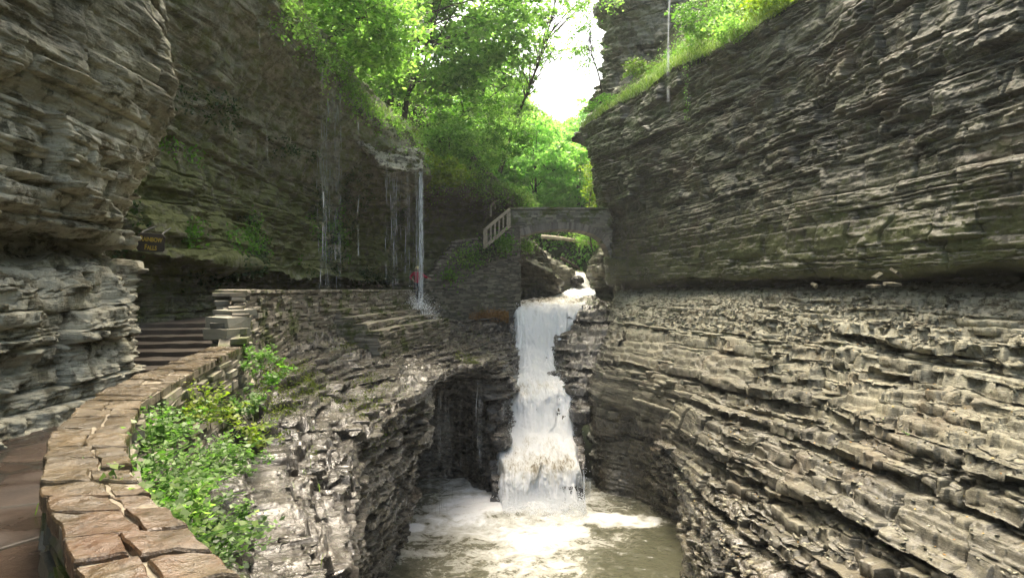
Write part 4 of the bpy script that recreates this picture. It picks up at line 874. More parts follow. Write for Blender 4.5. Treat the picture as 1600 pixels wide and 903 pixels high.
# ---- stair wall below the bridge, far stairs, bridge
SW = [(-5.05,34.5),(-3.35,35.6),(-1.9,36.3),(.0,37.0),(.45,37.2)]
def zt_s(x, y, s):
    z = float(np.interp(x, [-5.05,-4.8,-3.35,-3.0,-1.75,-.15,.45], [-.35,-.05,2.0,2.25,2.45,3.25,3.3]))
    return z if x > -3.1 else math.floor(z / .21) * .21 + .1
sw_ = empty('stair_retaining_wall', (-1.5, 36.5, -2)); tag(sw_, 'tall dark stone retaining wall under the left end of the footbridge, hung with green creepers', 'wall')
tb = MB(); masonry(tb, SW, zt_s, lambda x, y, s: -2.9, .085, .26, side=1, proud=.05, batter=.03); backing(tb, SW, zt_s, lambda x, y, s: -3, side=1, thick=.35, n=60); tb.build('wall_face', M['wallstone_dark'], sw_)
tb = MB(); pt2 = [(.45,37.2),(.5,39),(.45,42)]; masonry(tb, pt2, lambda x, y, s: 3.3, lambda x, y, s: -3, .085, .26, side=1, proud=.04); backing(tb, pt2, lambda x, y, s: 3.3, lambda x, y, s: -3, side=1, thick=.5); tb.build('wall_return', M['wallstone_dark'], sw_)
tb = MB()
for k in range(15):
    f = k / 14; x = -4.9 + 1.85 * f; y = float(np.interp(x, [p[0] for p in SW], [p[1] for p in SW])) + .18
    tb.box((x, y, zt_s(x, y, 0) + .03), (.26, .5, .07), .5, .01)
p_, s_ = poly_s([(-3.1,35.85),(-1.9,36.45)]); t = 0
while t < s_[-1]:
    x, y, dx, dy = pat(p_, s_, t + .2); tb.box((x, y, zt_s(x, y, 0) + .03), (.40, .5, .07), math.atan2(dy, dx), .012); t += .41
tb.build('coping', M['capstone_pale'], sw_)
fs_ = empty('far_stairs', (-4.4, 35.8, -1)); tag(fs_, 'steep stone stairs climbing from behind the shower towards the footbridge', 'stairs')
for k in range(18):
    f = k / 17; mb = MB(); mb.box((-5.1 + 4.1 * f, 35.9 + 1.75 * f, -.9 + 3.9 * f - .3), (.55, 1.5, .6), .42, .015); mb.build('step', M['capstone_pale'] if k < 9 else M['step'], fs_)

br = empty('footbridge', (3, 38.6, 3)); tag(br, 'weathered stone arch footbridge spanning the gorge above the falls', 'bridge')
YB, YE = 37.55, 39.5
ax = [-.15,.85,1.4,2.3,3.2,4.1,4.8,5.3,5.6,5.9,6.6]; az = [2.6,2.75,2.93,3.05,3.07,2.98,2.76,2.42,1.9,1.1,-.5]
arch = lambda x: float(np.interp(x, ax, az))
topz = lambda x: 4.30 + .03 * math.sin((x + .1) / 6.4 * math.pi)
ring = .42
def slabx(mb, x0, x1, n, y0, y1, lo, hi):
    vs = []; fs = []
    for i in range(n + 1):
        x = x0 + (x1 - x0) * i / n; vs += [(x, y0, lo(x)), (x, y0, hi(x)), (x, y1, hi(x)), (x, y1, lo(x))]
    for i in range(n):
        for j in range(4): fs.append((i*4+j, i*4+(j+1)%4, (i+1)*4+(j+1)%4, (i+1)*4+j))
    fs += [(0,1,2,3), (n*4+3, n*4+2, n*4+1, n*4)]; mb.add(vs, fs)
tb = MB(); slabx(tb, -.1, 6.6, 40, YB + .06, YE - .06, lambda x: arch(x) + .01, lambda x: 3.72); tb.build('deck', M['bridgestone'], br)
for yy, sd in ((YB, 1), (YE, -1)):
    tb = MB(); pts = [(-.15, yy), (6.6, yy)]
    masonry(tb, pts, lambda x, y, s: topz(x) - .09, lambda x, y, s: arch(x) + ring - .02, .10, .42, side=sd, depth=.32, proud=.025)
    slabx(tb, -.1, 6.6, 30, yy + sd * .06, yy + sd * .36, lambda x: arch(x) + .2, lambda x: topz(x) - .1)
    tb.build('parapet', M['bridgestone'], br)
    tb = MB(); x = -.3
    while x < 6.6:
        w_ = random.uniform(.5, .8); tb.box((x + w_/2, yy + sd * .17, topz(x + w_/2) - .03), (w_ - .012, .50, .11), 0, .012); x += w_
    tb.build('coping', M['bridgestone'], br)
tb = MB(); x = .2
while x < 5.85:
    w_ = random.uniform(.10, .17); a = math.atan2(arch(x + w_) - arch(x - .02), w_ + .02); rr = ring * random.uniform(.94, 1.03)
    zc = arch(x + w_/2); px_, pz_ = -math.sin(a), math.cos(a); pv = []
    for (l_, h_) in ((0, 0), (w_ * .95, 0), (w_ * .95, rr), (0, rr)):
        for yy in (YB - .05 + random.uniform(-.02, .02), YE + .04): pv.append((x + l_ * math.cos(a) + h_ * px_, yy, arch(x) + l_ * math.sin(a) + h_ * pz_))
    q = [pv[0], pv[2], pv[3], pv[1], pv[6], pv[4], pv[5], pv[7]]; tb.hexa(q); x += w_ * math.cos(a)
tb.build('arch_ring', stone_mat('voussoir_stone', (.08,.072,.06), (.15,.135,.115), (.26,.235,.20), .7, 0, .08), br)
def railing(name, label, p0, p1, h, nb, mat, r=.075, lowrail=True):
    o = empty(name, p0); tag(o, label, 'railing'); p0 = np.array(p0); p1 = np.array(p1); up_ = np.array((0, 0, h))
    d = p1 - p0; L_ = np.linalg.norm(d)
    def beam(a, b, w, hh, nm):
        d = (b - a) / np.linalg.norm(b - a); s_ = np.cross(d, (0, 0, 1) if abs(d[2]) < .95 else (0, 1, 0)); s_ /= np.linalg.norm(s_); u_ = np.cross(s_, d); pv = []
        for q in (a, b):
            for i, j in ((-1,-1),(1,-1),(1,1),(-1,1)): pv.append(tuple(q + s_ * w/2 * i + u_ * hh/2 * j))
        mb = MB(); mb.hexa(pv); mb.build(nm, mat, o)
    beam(p0 + up_, p1 + up_, .18, .13, 'handrail')
    if lowrail: beam(p0, p1, .2, .15, 'bottom_rail')
    for k in range(nb):
        f = (k + .5) / nb; q = p0 + d * f; beam(q + (0, 0, .06), q + up_ - (0, 0, .06), .09, .09, 'baluster')
    beam(p0 - (0, 0, .1), p0 + up_, .13, .13, 'post'); beam(p1 - (0, 0, .1), p1 + up_, .13, .13, 'post')
a_ = at(757, 386, 35.95); b_ = at(796, 353, 36.75)
railing('stair_railing', 'pale timber railing with balusters slanting up to the left end of the footbridge', a_, b_, .95, 6, M['wood'])
a_ = at(767, 336, 38.9); b_ = at(795, 308, 39.3)
railing('upper_railing', 'short slanting timber railing on the dark rock above the stairs, beneath the mossy overhang', a_, b_, .58, 2, M['wood'], lowrail=False)
# ------------------------------------------------------------------ SIGN
sg = empty('wooden_sign', at(236, 379, 10.0)); tag(sg, 'small dark wooden sign with yellow letters hung on the rock by the recess', 'sign')
sg.rotation_euler = (R(4), R(3.5), R(24)); sg.rotation_mode = 'XYZ'
bpy.context.view_layer.update()
def child(o, parent):
    o.parent = parent; return o
me = bpy.data.meshes.new('board'); bm = bmesh.new()
W_, H_ = .39, .29
ol = [(-W_/2, -H_/2 + .05), (-W_/2 + .03, -H_/2), (0, -H_/2 - .008), (W_/2 - .02, -H_/2 + .01), (W_/2, -H_/2 + .05), (W_/2 - .006, 0), (W_/2, H_/2 - .05), (W_/2 - .04, H_/2), (.02, H_/2 - .006), (-W_/2 + .04, H_/2), (-W_/2, H_/2 - .05), (-W_/2 + .008, 0)]
fv = [bm.verts.new((x, -.022, z)) for x, z in ol]; bv = [bm.verts.new((x, .022, z)) for x, z in ol]
bm.faces.new(fv); bm.faces.new(bv[::-1])
for i in range(len(ol)): j = (i + 1) % len(ol); bm.faces.new((fv[j], fv[i], bv[i], bv[j]))
bmesh.ops.bevel(bm, geom=[e for e in bm.edges if abs(e.verts[0].co.y - e.verts[1].co.y) < .001], offset=.006, segments=1, affect='EDGES')
bm.to_mesh(me); bm.free(); me.materials.append(M['sign']); o = bpy.data.objects.new('board', me); col.objects.link(o); child(o, sg)
for txt, zz, sz in (('Rainbow', .050, .125), ('Falls', -.078, .125)):
    cu = bpy.data.curves.new('lettering', 'FONT'); cu.body = txt; cu.align_x = 'CENTER'; cu.align_y = 'CENTER'; cu.size = sz; cu.extrude = .004; cu.offset = .0022
    cu.small_caps_scale = .80
    for k in range(len(txt)): cu.body_format[k].use_small_caps = True
    cu.materials.append(M['yellow']); o = bpy.data.objects.new('lettering', cu); col.objects.link(o); child(o, sg)
    bpy.context.view_layer.update(); me = bpy.data.meshes.new_from_object(o.evaluated_get(bpy.context.evaluated_depsgraph_get())); bpy.data.objects.remove(o)
    o = bpy.data.objects.new('lettering', me); col.objects.link(o); child(o, sg)
    o.rotation_euler = (R(90), 0, 0); o.location = (0, -.028, zz); o.scale = (.63, .95, 1)
for sx in (-.14, .14):
    mb = MB(); mb.tube([(sx, .02, .12), (sx, .25, .16), (sx - .1, 2.9, .25)], .014, 6)
    me = bpy.data.meshes.new('bracket'); me.from_pydata(mb.v, [], mb.f); me.materials.append(M['iron']); o = bpy.data.objects.new('bracket', me); col.objects.link(o); child(o, sg)

# ------------------------------------------------------------------ PERSON
def skin_mesh(name, verts, edges, radii, mat, parent, root=0, levels=2):
    me = bpy.data.meshes.new(name); me.from_pydata(verts, edges, []); o = bpy.data.objects.new(name, me); col.objects.link(o)
    md = o.modifiers.new('skin', 'SKIN'); md.use_smooth_shade = True
    for i, r in enumerate(radii): me.skin_vertices[0].data[i].radius = (r, r) if not hasattr(r, '__len__') else r; me.skin_vertices[0].data[i].use_root = (i == root)
    s = o.modifiers.new('sub', 'SUBSURF'); s.levels = levels; s.render_levels = levels
    me.materials.append(mat); o.parent = parent; return o
px, py = at(652, 0, 33.4)[0], 33.4
pe = empty('person', (px, py, -.96)); tag(pe, 'person in a red rain jacket and pale yellow hat standing behind the shower, elbows out', 'person')
pe.rotation_euler = (0, 0, R(8))
J = [(0,0,.92),(0,.01,1.12),(0,.02,1.36),(0,.01,1.50),(0,-.01,1.58),(0,-.02,1.66),          # pelvis .. crown 0-5
     (-.10,0,.88),(-.11,-.02,.48),(-.12,.03,.08),(-.12,-.12,.04),                            # left leg 6-9
     (.10,0,.88),(.11,-.02,.48),(.12,.03,.08),(.12,-.12,.04),                               # right leg 10-13
     (-.18,.01,1.40),(-.38,.03,1.18),(-.22,-.16,1.06),(.18,.01,1.40),(.40,.02,1.20),(.62,-.14,1.14)]   # arms 14-19
E = [(0,1),(1,2),(2,3),(3,4),(4,5),(0,6),(6,7),(7,8),(8,9),(0,10),(10,11),(11,12),(12,13),(2,14),(14,15),(15,16),(2,17),(17,18),(18,19)]
Rr = [(.14,.10),(.13,.09),(.15,.10),.055,(.085,.10),(.07,.085),.085,.06,.045,.04,.085,.06,.045,.04,.06,.042,.032,.06,.042,.032]
skin_mesh('body', J, E, Rr, M['skin'], pe)
skin_mesh('jacket', [(0,0,.74),(0,.01,1.0),(0,.02,1.22),(0,.02,1.38),(0,.01,1.47),(-.19,.01,1.39),(-.39,.03,1.18),(-.27,-.12,1.08),(.19,.01,1.39),(.41,.02,1.20),(.55,-.09,1.16)], [(0,1),(1,2),(2,3),(3,4),(3,5),(5,6),(6,7),(3,8),(8,9),(9,10)],
          [(.21,.16),(.18,.135),(.18,.13),(.17,.12),.075,.085,.07,.06,.085,.07,.06], M['red_cloth'], pe)
skin_mesh('trousers', [(0,0,.90),(-.10,0,.84),(-.11,-.02,.48),(-.12,.02,.10),(.10,0,.84),(.11,-.02,.48),(.12,.02,.10)], [(0,1),(1,2),(2,3),(0,4),(4,5),(5,6)], [(.15,.11),.10,.078,.062,.10,.078,.062], M['dark_cloth'], pe)
mb = MB(); n = 14; rings = [(.115,1.63),(.16,1.625),(.118,1.645),(.11,1.70),(.085,1.745),(.04,1.765),(.005,1.77)]
vs = [(r * math.cos(2*math.pi*k/n), -.015 + r * 1.1 * math.sin(2*math.pi*k/n), z) for r, z in rings for k in range(n)]
mb.add(vs, [(i*n+k, i*n+(k+1)%n, (i+1)*n+(k+1)%n, (i+1)*n+k) for i in range(len(rings)-1) for k in range(n)])
me = bpy.data.meshes.new('hat'); me.from_pydata(mb.v, [], mb.f); me.materials.append(M['hat_cloth']); o = bpy.data.objects.new('hat', me); col.objects.link(o); o.parent = pe
for nm, c_, s_ in (('nose', (0, -.125, 1.60), (.025, .03, .04)), ('ear', (-.09, -.01, 1.60), (.02, .04, .06)), ('ear', (.09, -.01, 1.60), (.02, .04, .06))):
    mb = MB(); mb.box(c_, s_, 0, .004); me = bpy.data.meshes.new(nm); me.from_pydata(mb.v, [], mb.f); me.materials.append(M['skin']); o = bpy.data.objects.new(nm, me); col.objects.link(o); o.parent = pe
for s_, hp, dr in ((-1, (-.22,-.16,1.06), (.5,-.6,-.6)), (1, (.62,-.14,1.14), (.8,-.5,-.3))):
    mb = MB(); d = np.array(dr); d /= np.linalg.norm(d); sd_ = np.cross(d, (0, 0, 1)); sd_ /= np.linalg.norm(sd_); h0 = np.array(hp)
    mb.tube([h0 - d * .01, h0 + d * .05, h0 + d * .085], [.028, .038, .03], 8)
    for k in range(4):
        b0 = h0 + d * .08 + sd_ * (k - 1.5) * .018; l_ = (.06, .075, .07, .055)[k]; mb.tube([b0, b0 + d * l_ * .5, b0 + d * l_ - np.array((0, 0, .015))], [.009, .008, .006], 6)
    b0 = h0 + d * .03 - sd_ * .035 * s_; mb.tube([b0, b0 - sd_ * .03 * s_ + d * .02, b0 - sd_ * .035 * s_ + d * .045], [.011, .010, .007], 6)
    me = bpy.data.meshes.new('hand'); me.from_pydata(mb.v, [], mb.f); me.materials.append(M['skin']); o = bpy.data.objects.new('hand', me); col.objects.link(o); o.parent = pe

# ------------------------------------------------------------------ FALLEN LOGS, LOOSE SLABS
def log_(name, label, pts, rad, mat):
    mb = MB(); P_ = [np.array(p) for p in pts]; Q = []; RR = []
    for i in range(16):
        f = i / 15; k = f * (len(P_) - 1); a = int(min(k, len(P_) - 2)); q = P_[a] + (P_[a+1] - P_[a]) * (k - a)
        Q.append(q + np.array((0, 0, .04 * float(noise(f * 5, 3, 1))))); RR.append(rad[0] + (rad[1] - rad[0]) * f)
    mb.tube(Q, RR, 10)
    for k in (4, 8, 11): mb.tube([Q[k], Q[k] + np.array((.1, -.15, .35))], [RR[k] * .35, RR[k] * .15], 6)
    o = mb.build(name, mat, None, True); return tag(o, label, 'log')
log_('fallen_log', 'pale bare log lying across the gorge beyond the bridge arch', [(2.4, 51.5, 3.65), (4.6, 50, 3.25), (7.8, 49.5, 2.75)], (.17, .13), M['log'])
log_('driftwood_log', 'short brown log wedged on the rocks under the pale fallen log', [(3.6, 47.0, 1.75), (5.1, 48.2, .95)], (.12, .09), M['bark'])
def slab_thing(label, u, v, y, sz, rot, tilt):
    x, _, z = at(u, v, y); bm = bmesh.new(); bmesh.ops.create_cube(bm, size=1)
    bmesh.ops.subdivide_edges(bm, edges=bm.edges[:], cuts=3, use_grid_fill=True)
    sd = random.random() * 50
    for vt in bm.verts:
        c = vt.co; k = 1 + .28 * float(noise(sd + c.x * 1.7, c.y * 1.7, 0)); vt.co = (c.x * sz[0] * k, c.y * sz[1] * k, c.z * sz[2] * (1 + .3 * float(noise(c.x * 3, c.y * 3, sd))))
    me = bpy.data.meshes.new('rock_slab'); bm.to_mesh(me); bm.free()
    for nm in ('tone', 'pale'):
        a = me.attributes.new(nm, 'FLOAT', 'POINT'); a.data.foreach_set('value', np.full(len(me.vertices), .2 if nm == 'tone' else .0, np.float32))
    me.materials.append(M['dryrock']); o = bpy.data.objects.new('rock_slab', me); col.objects.link(o); o.location = (x, y, z); o.rotation_euler = (tilt[0], tilt[1], rot)
    return tag(o, label, 'rock slab', 'loose slabs fallen on the scree slope')
slab_thing('upright pale slab leaning at the top of the scree under the overhang', 1400, 426, 15.9, (.22, .25, .07), .4, (.5, .55))
slab_thing('smaller slab propped beside the upright pale slab on the scree', 1372, 431, 15.8, (.26, .18, .05), .2, (.2, -.45))
slab_thing('flat thick slab just below the upright pale slab on the scree', 1392, 444, 15.3, (.30, .26, .07), -.2, (.1, .06))
slab_thing('flat slab to the left of the thick slab on the scree', 1365, 447, 15.4, (.25, .22, .06), .5, (.05, -.08))
slab_thing('small tilted slab alone near the far end of the scree', 1273, 446, 18.6, (.15, .18, .10), .6, (.4, .5))

def boulder(label, c, r, seed):
    g = np.random.default_rng(seed); bm = bmesh.new(); bmesh.ops.create_icosphere(bm, subdivisions=5, radius=1)
    P_ = np.array([v.co[:] for v in bm.verts]); n1 = fbm(P_[:, 0] * 1.1 + seed, P_[:, 1] * 1.1, P_[:, 2] * 1.4, 4); lay = .10 * (hsh(np.floor(P_[:, 2] * 5 + n1), np.zeros(len(P_)) + seed) - .5)
    q = np.sign(P_) * np.abs(P_) ** .75; q = q * (1 + .30 * n1 + lay)[:, None] * np.array(r) + np.array(c)
    for v, p in zip(bm.verts, q): v.co = p
    me = bpy.data.meshes.new('boulder'); bm.to_mesh(me); bm.free()
    for nm, vl in (('wet', 1.0), ('tone', .25)): a = me.attributes.new(nm, 'FLOAT', 'POINT'); a.data.foreach_set('value', np.full(len(me.vertices), vl, np.float32))
    return tag(link('boulder', me, M['wetrock']), label, 'boulder', 'wet boulders at the edge of the falls')
boulder('upper black wet boulder jutting into the left side of the falls', (-.42, 29.9, -4.75), (.62, .7, .42), 1)
boulder('lower black wet boulder on the left edge, halfway down the falls', (-.55, 28.3, -7.0), (.50, .7, .45), 2)
boulder('dark wet hump of rock between the upper and lower boulders', (-.75, 29.1, -5.9), (.45, .8, .55), 3)
boulder('dark rounded rock at the right edge of the falls beneath the slabs', (3.3, 30.2, -6.2), (.55, .8, .5), 4)
boulder('low rock standing in the bright water beyond the bridge', (4.75, 47.2, .05), (.5, .6, .35), 5)
# ------------------------------------------------------------------ FOLIAGE
def leaf_mesh(name, c, size, up=.6, asp=.55, nrm=None, fold=.12, droop=0.0, seed=0, var=(.6, 1.35)):
    """one folded diamond per centre; c (n,3), size (n,)"""
    g = np.random.default_rng(seed); n = len(c); size = np.broadcast_to(size, (n,)).astype(float) * g.uniform(*var, n)
    N = g.normal(size=(n, 3)); N /= np.linalg.norm(N, axis=1, keepdims=True)
    N = N + (np.array([0, 0, 1.0]) if nrm is None else nrm) * up * 2; N /= np.linalg.norm(N, axis=1, keepdims=True) + 1e-9
    T = np.cross(N, g.normal(size=(n, 3))); T /= np.linalg.norm(T, axis=1, keepdims=True) + 1e-9; T[:, 2] -= droop; B = np.cross(N, T)
    s = size[:, None]
    v = np.stack([c - T * s * .5, c + B * s * asp * .5 - N * s * fold - T * s * .05, c + T * s * .5 - N * s * .05, c - B * s * asp * .5 - N * s * fold - T * s * .05], 1).reshape(-1, 3)
    f = np.arange(n * 4).reshape(n, 4)
    return np_mesh(name, v, f)

def crown_pts(center, rad, nclu, per, seed, clu=(.5, 1.2), flat=.35, shell=.55, droop=.3):
    g = np.random.default_rng(seed); d = g.normal(size=(nclu, 3)); d /= np.linalg.norm(d, axis=1, keepdims=True)
    r = g.uniform(shell ** 3, 1, nclu) ** (1/3); cc = d * r[:, None] * np.array(rad); k = 1 + .35 * noise(d[:, 0] * 2 + seed, d[:, 1] * 2, d[:, 2] * 2); cc *= k[:, None]
    cr = g.uniform(*clu, nclu); m = (per * g.uniform(.5, 1.5, nclu) * cr ** 1.5).astype(int); idx = np.repeat(np.arange(nclu), m); n = len(idx)
    a = g.uniform(0, 2 * np.pi, n); rr = np.sqrt(g.random(n)) * cr[idx]
    tl = g.normal(0, .35, (nclu, 2))
    x = rr * np.cos(a); y = rr * np.sin(a); z = x * tl[idx, 0] + y * tl[idx, 1] + g.normal(0, .12, n) * cr[idx] - droop * rr ** 2 / cr[idx] * .5
    P = cc[idx] + np.stack([x, y, z + flat * 0], 1)
    return P + np.array(center), cc + np.array(center)

def make_tree(name, label, cat, base, crown_c, rad, nclu, per, leaf, mat, seed, trunk_r=.16, limbs=10, group=None, clu=(.5, 1.2), shell=.5, up=.55):
    root = empty(name, base); tag(root, label, cat, group)
    P, cc = crown_pts(crown_c, rad, nclu, per, seed, clu, shell=shell)
    link('crown', leaf_mesh('crown', P, leaf, up, .62, seed=seed), M[mat], root)
    b = np.array(base, float); c = np.array(crown_c, float); mb = MB(); g = random.Random(seed)
    pts = [b - (0, 0, .4), b + (c - b) * .3 + (g.uniform(-.3, .3), 0, .5), b + (c - b) * .65 + (g.uniform(-.3, .3), 0, .4), c + (0, 0, rad[2] * .35)]
    Q = crom(np.array(pts), np.linspace(0, 3, 14)); mb.tube(Q, list(np.linspace(trunk_r, trunk_r * .25, 14)), 8)
    mb.build('trunk', M['bark'], root, True)
    mb = MB(); order = list(range(len(cc))); g.shuffle(order)
    for k in order[:limbs]:
        s = Q[g.randint(6, 12)]; e = cc[k]; m = s + (e - s) * .5 + np.array((0, 0, g.uniform(0, .5)))
        mb.tube(list(crom(np.array([s, m, e]), np.linspace(0, 2, 7))), list(np.linspace(trunk_r * .30, trunk_r * .07, 7)), 5)
    mb.build('limbs', M['bark'], root, True)
    return root
def copy_tree(r, loc, rz, s, label=None):
    o = r.copy(); col.objects.link(o)
    old = r.location.copy()
    for ch in list(r.children):
        c = ch.copy(); col.objects.link(c); c.parent = o; c.matrix_parent_inverse = ch.matrix_parent_inverse.copy()
    o.location = loc; o.rotation_euler = (0, 0, rz); o.scale = (s, s, s * 1.05)
    if label: o['label'] = label
    return o

# overhanging canopy on the left
make_tree('maple_tree', 'large bright green tree leaning out over the gorge in the middle of the canopy', 'tree', (-6.4,37.5,8.6), (-4.4,35.5,14.0), (6.0,3.4,4.2), 160, 90, .31, 'leaf_bright', 1, .2, 26)
make_tree('maple_tree', 'low leafy tree hanging over the bright rim at the left edge of the canopy', 'tree', (-8.0,26,9.3), (-5.9,25.6,10.2), (2.4,2.4,2.0), 80, 110, .22, 'leaf_bright', 2, .14, 14)
make_tree('maple_tree', 'yellow green tree at the very top left of the canopy above the dripping rim', 'tree', (-9.0,22.5,9.8), (-6.9,22.6,11.5), (2.6,2.6,2.0), 70, 110, .21, 'leaf_bright', 3, .14, 12)
make_tree('maple_tree', 'tall tree filling the top of the picture behind the leaning tree', 'tree', (-8,40,10.5), (-3.4,38.5,18), (5.6,3.5,4.2), 150, 100, .30, 'leaf_bright', 4, .24, 22)
make_tree('maple_tree', 'tree left of the white gap of sky, its lower boughs over the bridge', 'tree', (-4.5,50,10), (-1.4,48,15.5), (3.8,3,5.0), 100, 95, .32, 'leaf_bright', 5, .2, 20)
make_tree('birch_tree', 'slender tree whose lacy branches cross the white gap of sky', 'tree', (-1.0,50,9), (3.0,42,17.8), (4.4,3,3.2), 62, 75, .20, 'leaf_bright', 6, .12, 50, shell=.2)
make_tree('birch_tree', 'thin bare branched tree leaning from the dark upper cliff into the sky gap', 'tree', (6.2,43,12.2), (5.0,41,15.6), (1.3,1.2,3.0), 34, 60, .14, 'leaf_mid', 7, .07, 26, clu=(.3,.7))
# shrubs and banks above the recess left of the bridge
for i, (u, v, y, r, m, lb) in enumerate([(700,215,35,1.5,'leaf_bright','round bright bush on the bank straight above the white shower'),(745,235,37,1.7,'leaf_bright','spreading bright bush on the bank over the far stairs'),(790,225,39.5,1.5,'leaf_mid','green bush at the shoulder of the mossy bank by the bridge'),(690,265,33.5,1.0,'leaf_yellow','small yellow green bush hanging beside the shower lip'),(760,190,41,2.0,'leaf_bright','large leafy bush high on the bank behind the stairs'),(720,170,39,2.0,'leaf_mid','darker bush beneath the leaning tree')]):
    x, _, z = at(u, v, y); make_tree('shrub', lb, 'shrub', (x - .3, y + .5, z - r * .9), (x, y, z), (r * 1.3, r, r * .75), 46, 170, .17, m, 20 + i, .05, 8, 'shrubs on the bank above the stairs', clu=(.35,.8))
make_tree('sapling', 'thin yellow green sapling against the far trees beside the right cliff', 'tree', (5.9,47.5,3.0), (6.1,47.5,7.2), (.8,.8,2.6), 34, 80, .17, 'leaf_yellow', 31, .06, 14, clu=(.3,.7))
make_tree('shrub', 'bright green bush seen through the bridge arch above the pale log', 'shrub', (6.4,50,2.4), (6.1,49.6,3.7), (1.3,1.1,1.0), 44, 150, .16, 'leaf_bright', 32, .05, 8, clu=(.35,.8))
# far trees on the closing hill
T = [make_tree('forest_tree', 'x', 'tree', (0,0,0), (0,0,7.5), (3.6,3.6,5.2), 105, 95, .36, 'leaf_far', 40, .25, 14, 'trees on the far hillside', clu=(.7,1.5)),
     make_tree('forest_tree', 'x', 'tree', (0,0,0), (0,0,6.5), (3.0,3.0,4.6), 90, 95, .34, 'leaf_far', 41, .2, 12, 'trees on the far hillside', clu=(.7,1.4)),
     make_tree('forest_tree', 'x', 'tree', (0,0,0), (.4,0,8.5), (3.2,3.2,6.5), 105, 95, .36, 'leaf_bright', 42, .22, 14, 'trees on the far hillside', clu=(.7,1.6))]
far = [(2,60,3.2),(6.5,61,2.6),(10.5,60,3.5),(-2,61,4),(4,66,4.2),(9,67,4.4),(-1,68,5.5),(13.5,66,5.5),(1,75,8),(6.5,76,7.6),(11.5,75,8.2),(-4.5,74,9),(16.5,73,8.5),(4,84,10.5),(-2,84,11.5),(10,85,10.8),(15.5,84,11.6),(-7.5,60,6.5),(-8,70,9),(21,78,11),(19,62,7),(-12,80,12),(8,94,12.5),(0,96,13),(22,92,13)]
for i, (x, y, z) in enumerate(far):
    lb = ('pale misty tree of the far wood' if i % 3 == 0 else 'mid green misty tree of the far wood' if i % 3 == 1 else 'tall yellow green tree of the far wood') + ' beyond the gorge bend'
    o = T[i % 3] if i < 3 else copy_tree(T[i % 3], (x, y, z), 1.7 * i, random.uniform(.8, 1.15))
    if i < 3:
        o.location = (x, y, z)
    o['label'] = lb

# surfaces to sow on
def sow(L, n, cond, seed=0, k=1):
    if 'pts' in L:
        P, N = L['pts'], L['nrm']; w_ = np.clip(cond(P[:, 0], P[:, 1], P[:, 2], N) * 1.0, 0, None); w_ = w_ * np.clip(P[:, 1], 1, None); w_ /= w_.sum(); g = np.random.default_rng(seed); i = g.choice(len(P), n, p=w_); return P[i] + g.uniform(-.03, .03, (n, 3)) * (1, 1, 0), N[i]
    P = L['P'].reshape(-1, 3); nr, nc = L['P'].shape[:2]
    gu = np.gradient(L['P'], axis=1); gv = np.gradient(L['P'], axis=0); N = np.cross(gu, gv); ar = np.linalg.norm(N, axis=-1); N = N / (ar[..., None] + 1e-9)
    if L['flip']: N = -N
    N = N.reshape(-1, 3); w_ = ar.ravel() * cond(P[:, 0], P[:, 1], P[:, 2], N); w_ = np.clip(w_, 0, None); w_ /= w_.sum()
    g = np.random.default_rng(seed); i = g.choice(len(P), n, p=w_); du = gu.reshape(-1, 3)[i] * g.uniform(-.5, .5, (n, 1)); dv = gv.reshape(-1, 3)[i] * g.uniform(-.5, .5, (n, 1))
    return P[i] + du + dv, N[i]
def cloud(P, N, per, spread, lift, seed):
    g = np.random.default_rng(seed); n = len(P) * per; Q = np.repeat(P, per, 0); M_ = np.repeat(N, per, 0); r = g.normal(size=(n, 3)) * spread
    return Q + r + M_ * np.abs(g.normal(0, lift, (n, 1))) + np.array((0, 0, lift * .5))
def stuff(name, me, mat): return tag(link(name, me, M[mat]), kind='stuff')
P_, N_ = sow(HILL_L, 2600, lambda x, y, z, n: (y < 62) * (x > -22) * (.15 + (z > 9.2)) * (1 + 2 * (y > 33)), 3); c_ = cloud(P_, N_, 22, .38, .35, 4)
h = len(c_) // 2; stuff('undergrowth', leaf_mesh('undergrowth', c_[:h], .20, .5, seed=5), 'leaf_bright'); stuff('undergrowth', leaf_mesh('undergrowth', c_[h:], .20, .5, seed=6), 'leaf_mid')
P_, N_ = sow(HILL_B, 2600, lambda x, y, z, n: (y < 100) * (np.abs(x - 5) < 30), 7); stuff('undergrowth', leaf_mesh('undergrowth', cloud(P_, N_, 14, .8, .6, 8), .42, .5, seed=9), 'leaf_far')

def blades(P, N, length, width, droop, seed, out=0.0):
    g = np.random.default_rng(seed); n = len(P); l = length * g.uniform(.5, 1.3, n)[:, None]; a = g.uniform(0, 2 * np.pi, n)
    d = np.stack([np.cos(a), np.sin(a), 0 * a], 1) + N * out; s = np.stack([-np.sin(a), np.cos(a), 0 * a], 1) * width
    up_ = np.array((0, 0, 1.0)); m = P + l * (.5 * up_ + .22 * d); e = P + l * ((.75 - droop) * up_ + .65 * d)
    v = np.stack([P - s, P + s, m + s * .7, m - s * .7, e + s * .1, e - s * .1], 1).reshape(-1, 3); b = np.arange(n)[:, None] * 6
    return v, np.concatenate([b + np.array([0, 1, 2, 3]), b + np.array([3, 2, 4, 5])])
def grass(name, P, N, length, width, droop, mat, seed, out=0.0):
    v, f = blades(P, N, length, width, droop, seed, out); stuff(name, np_mesh(name, v, f), mat)
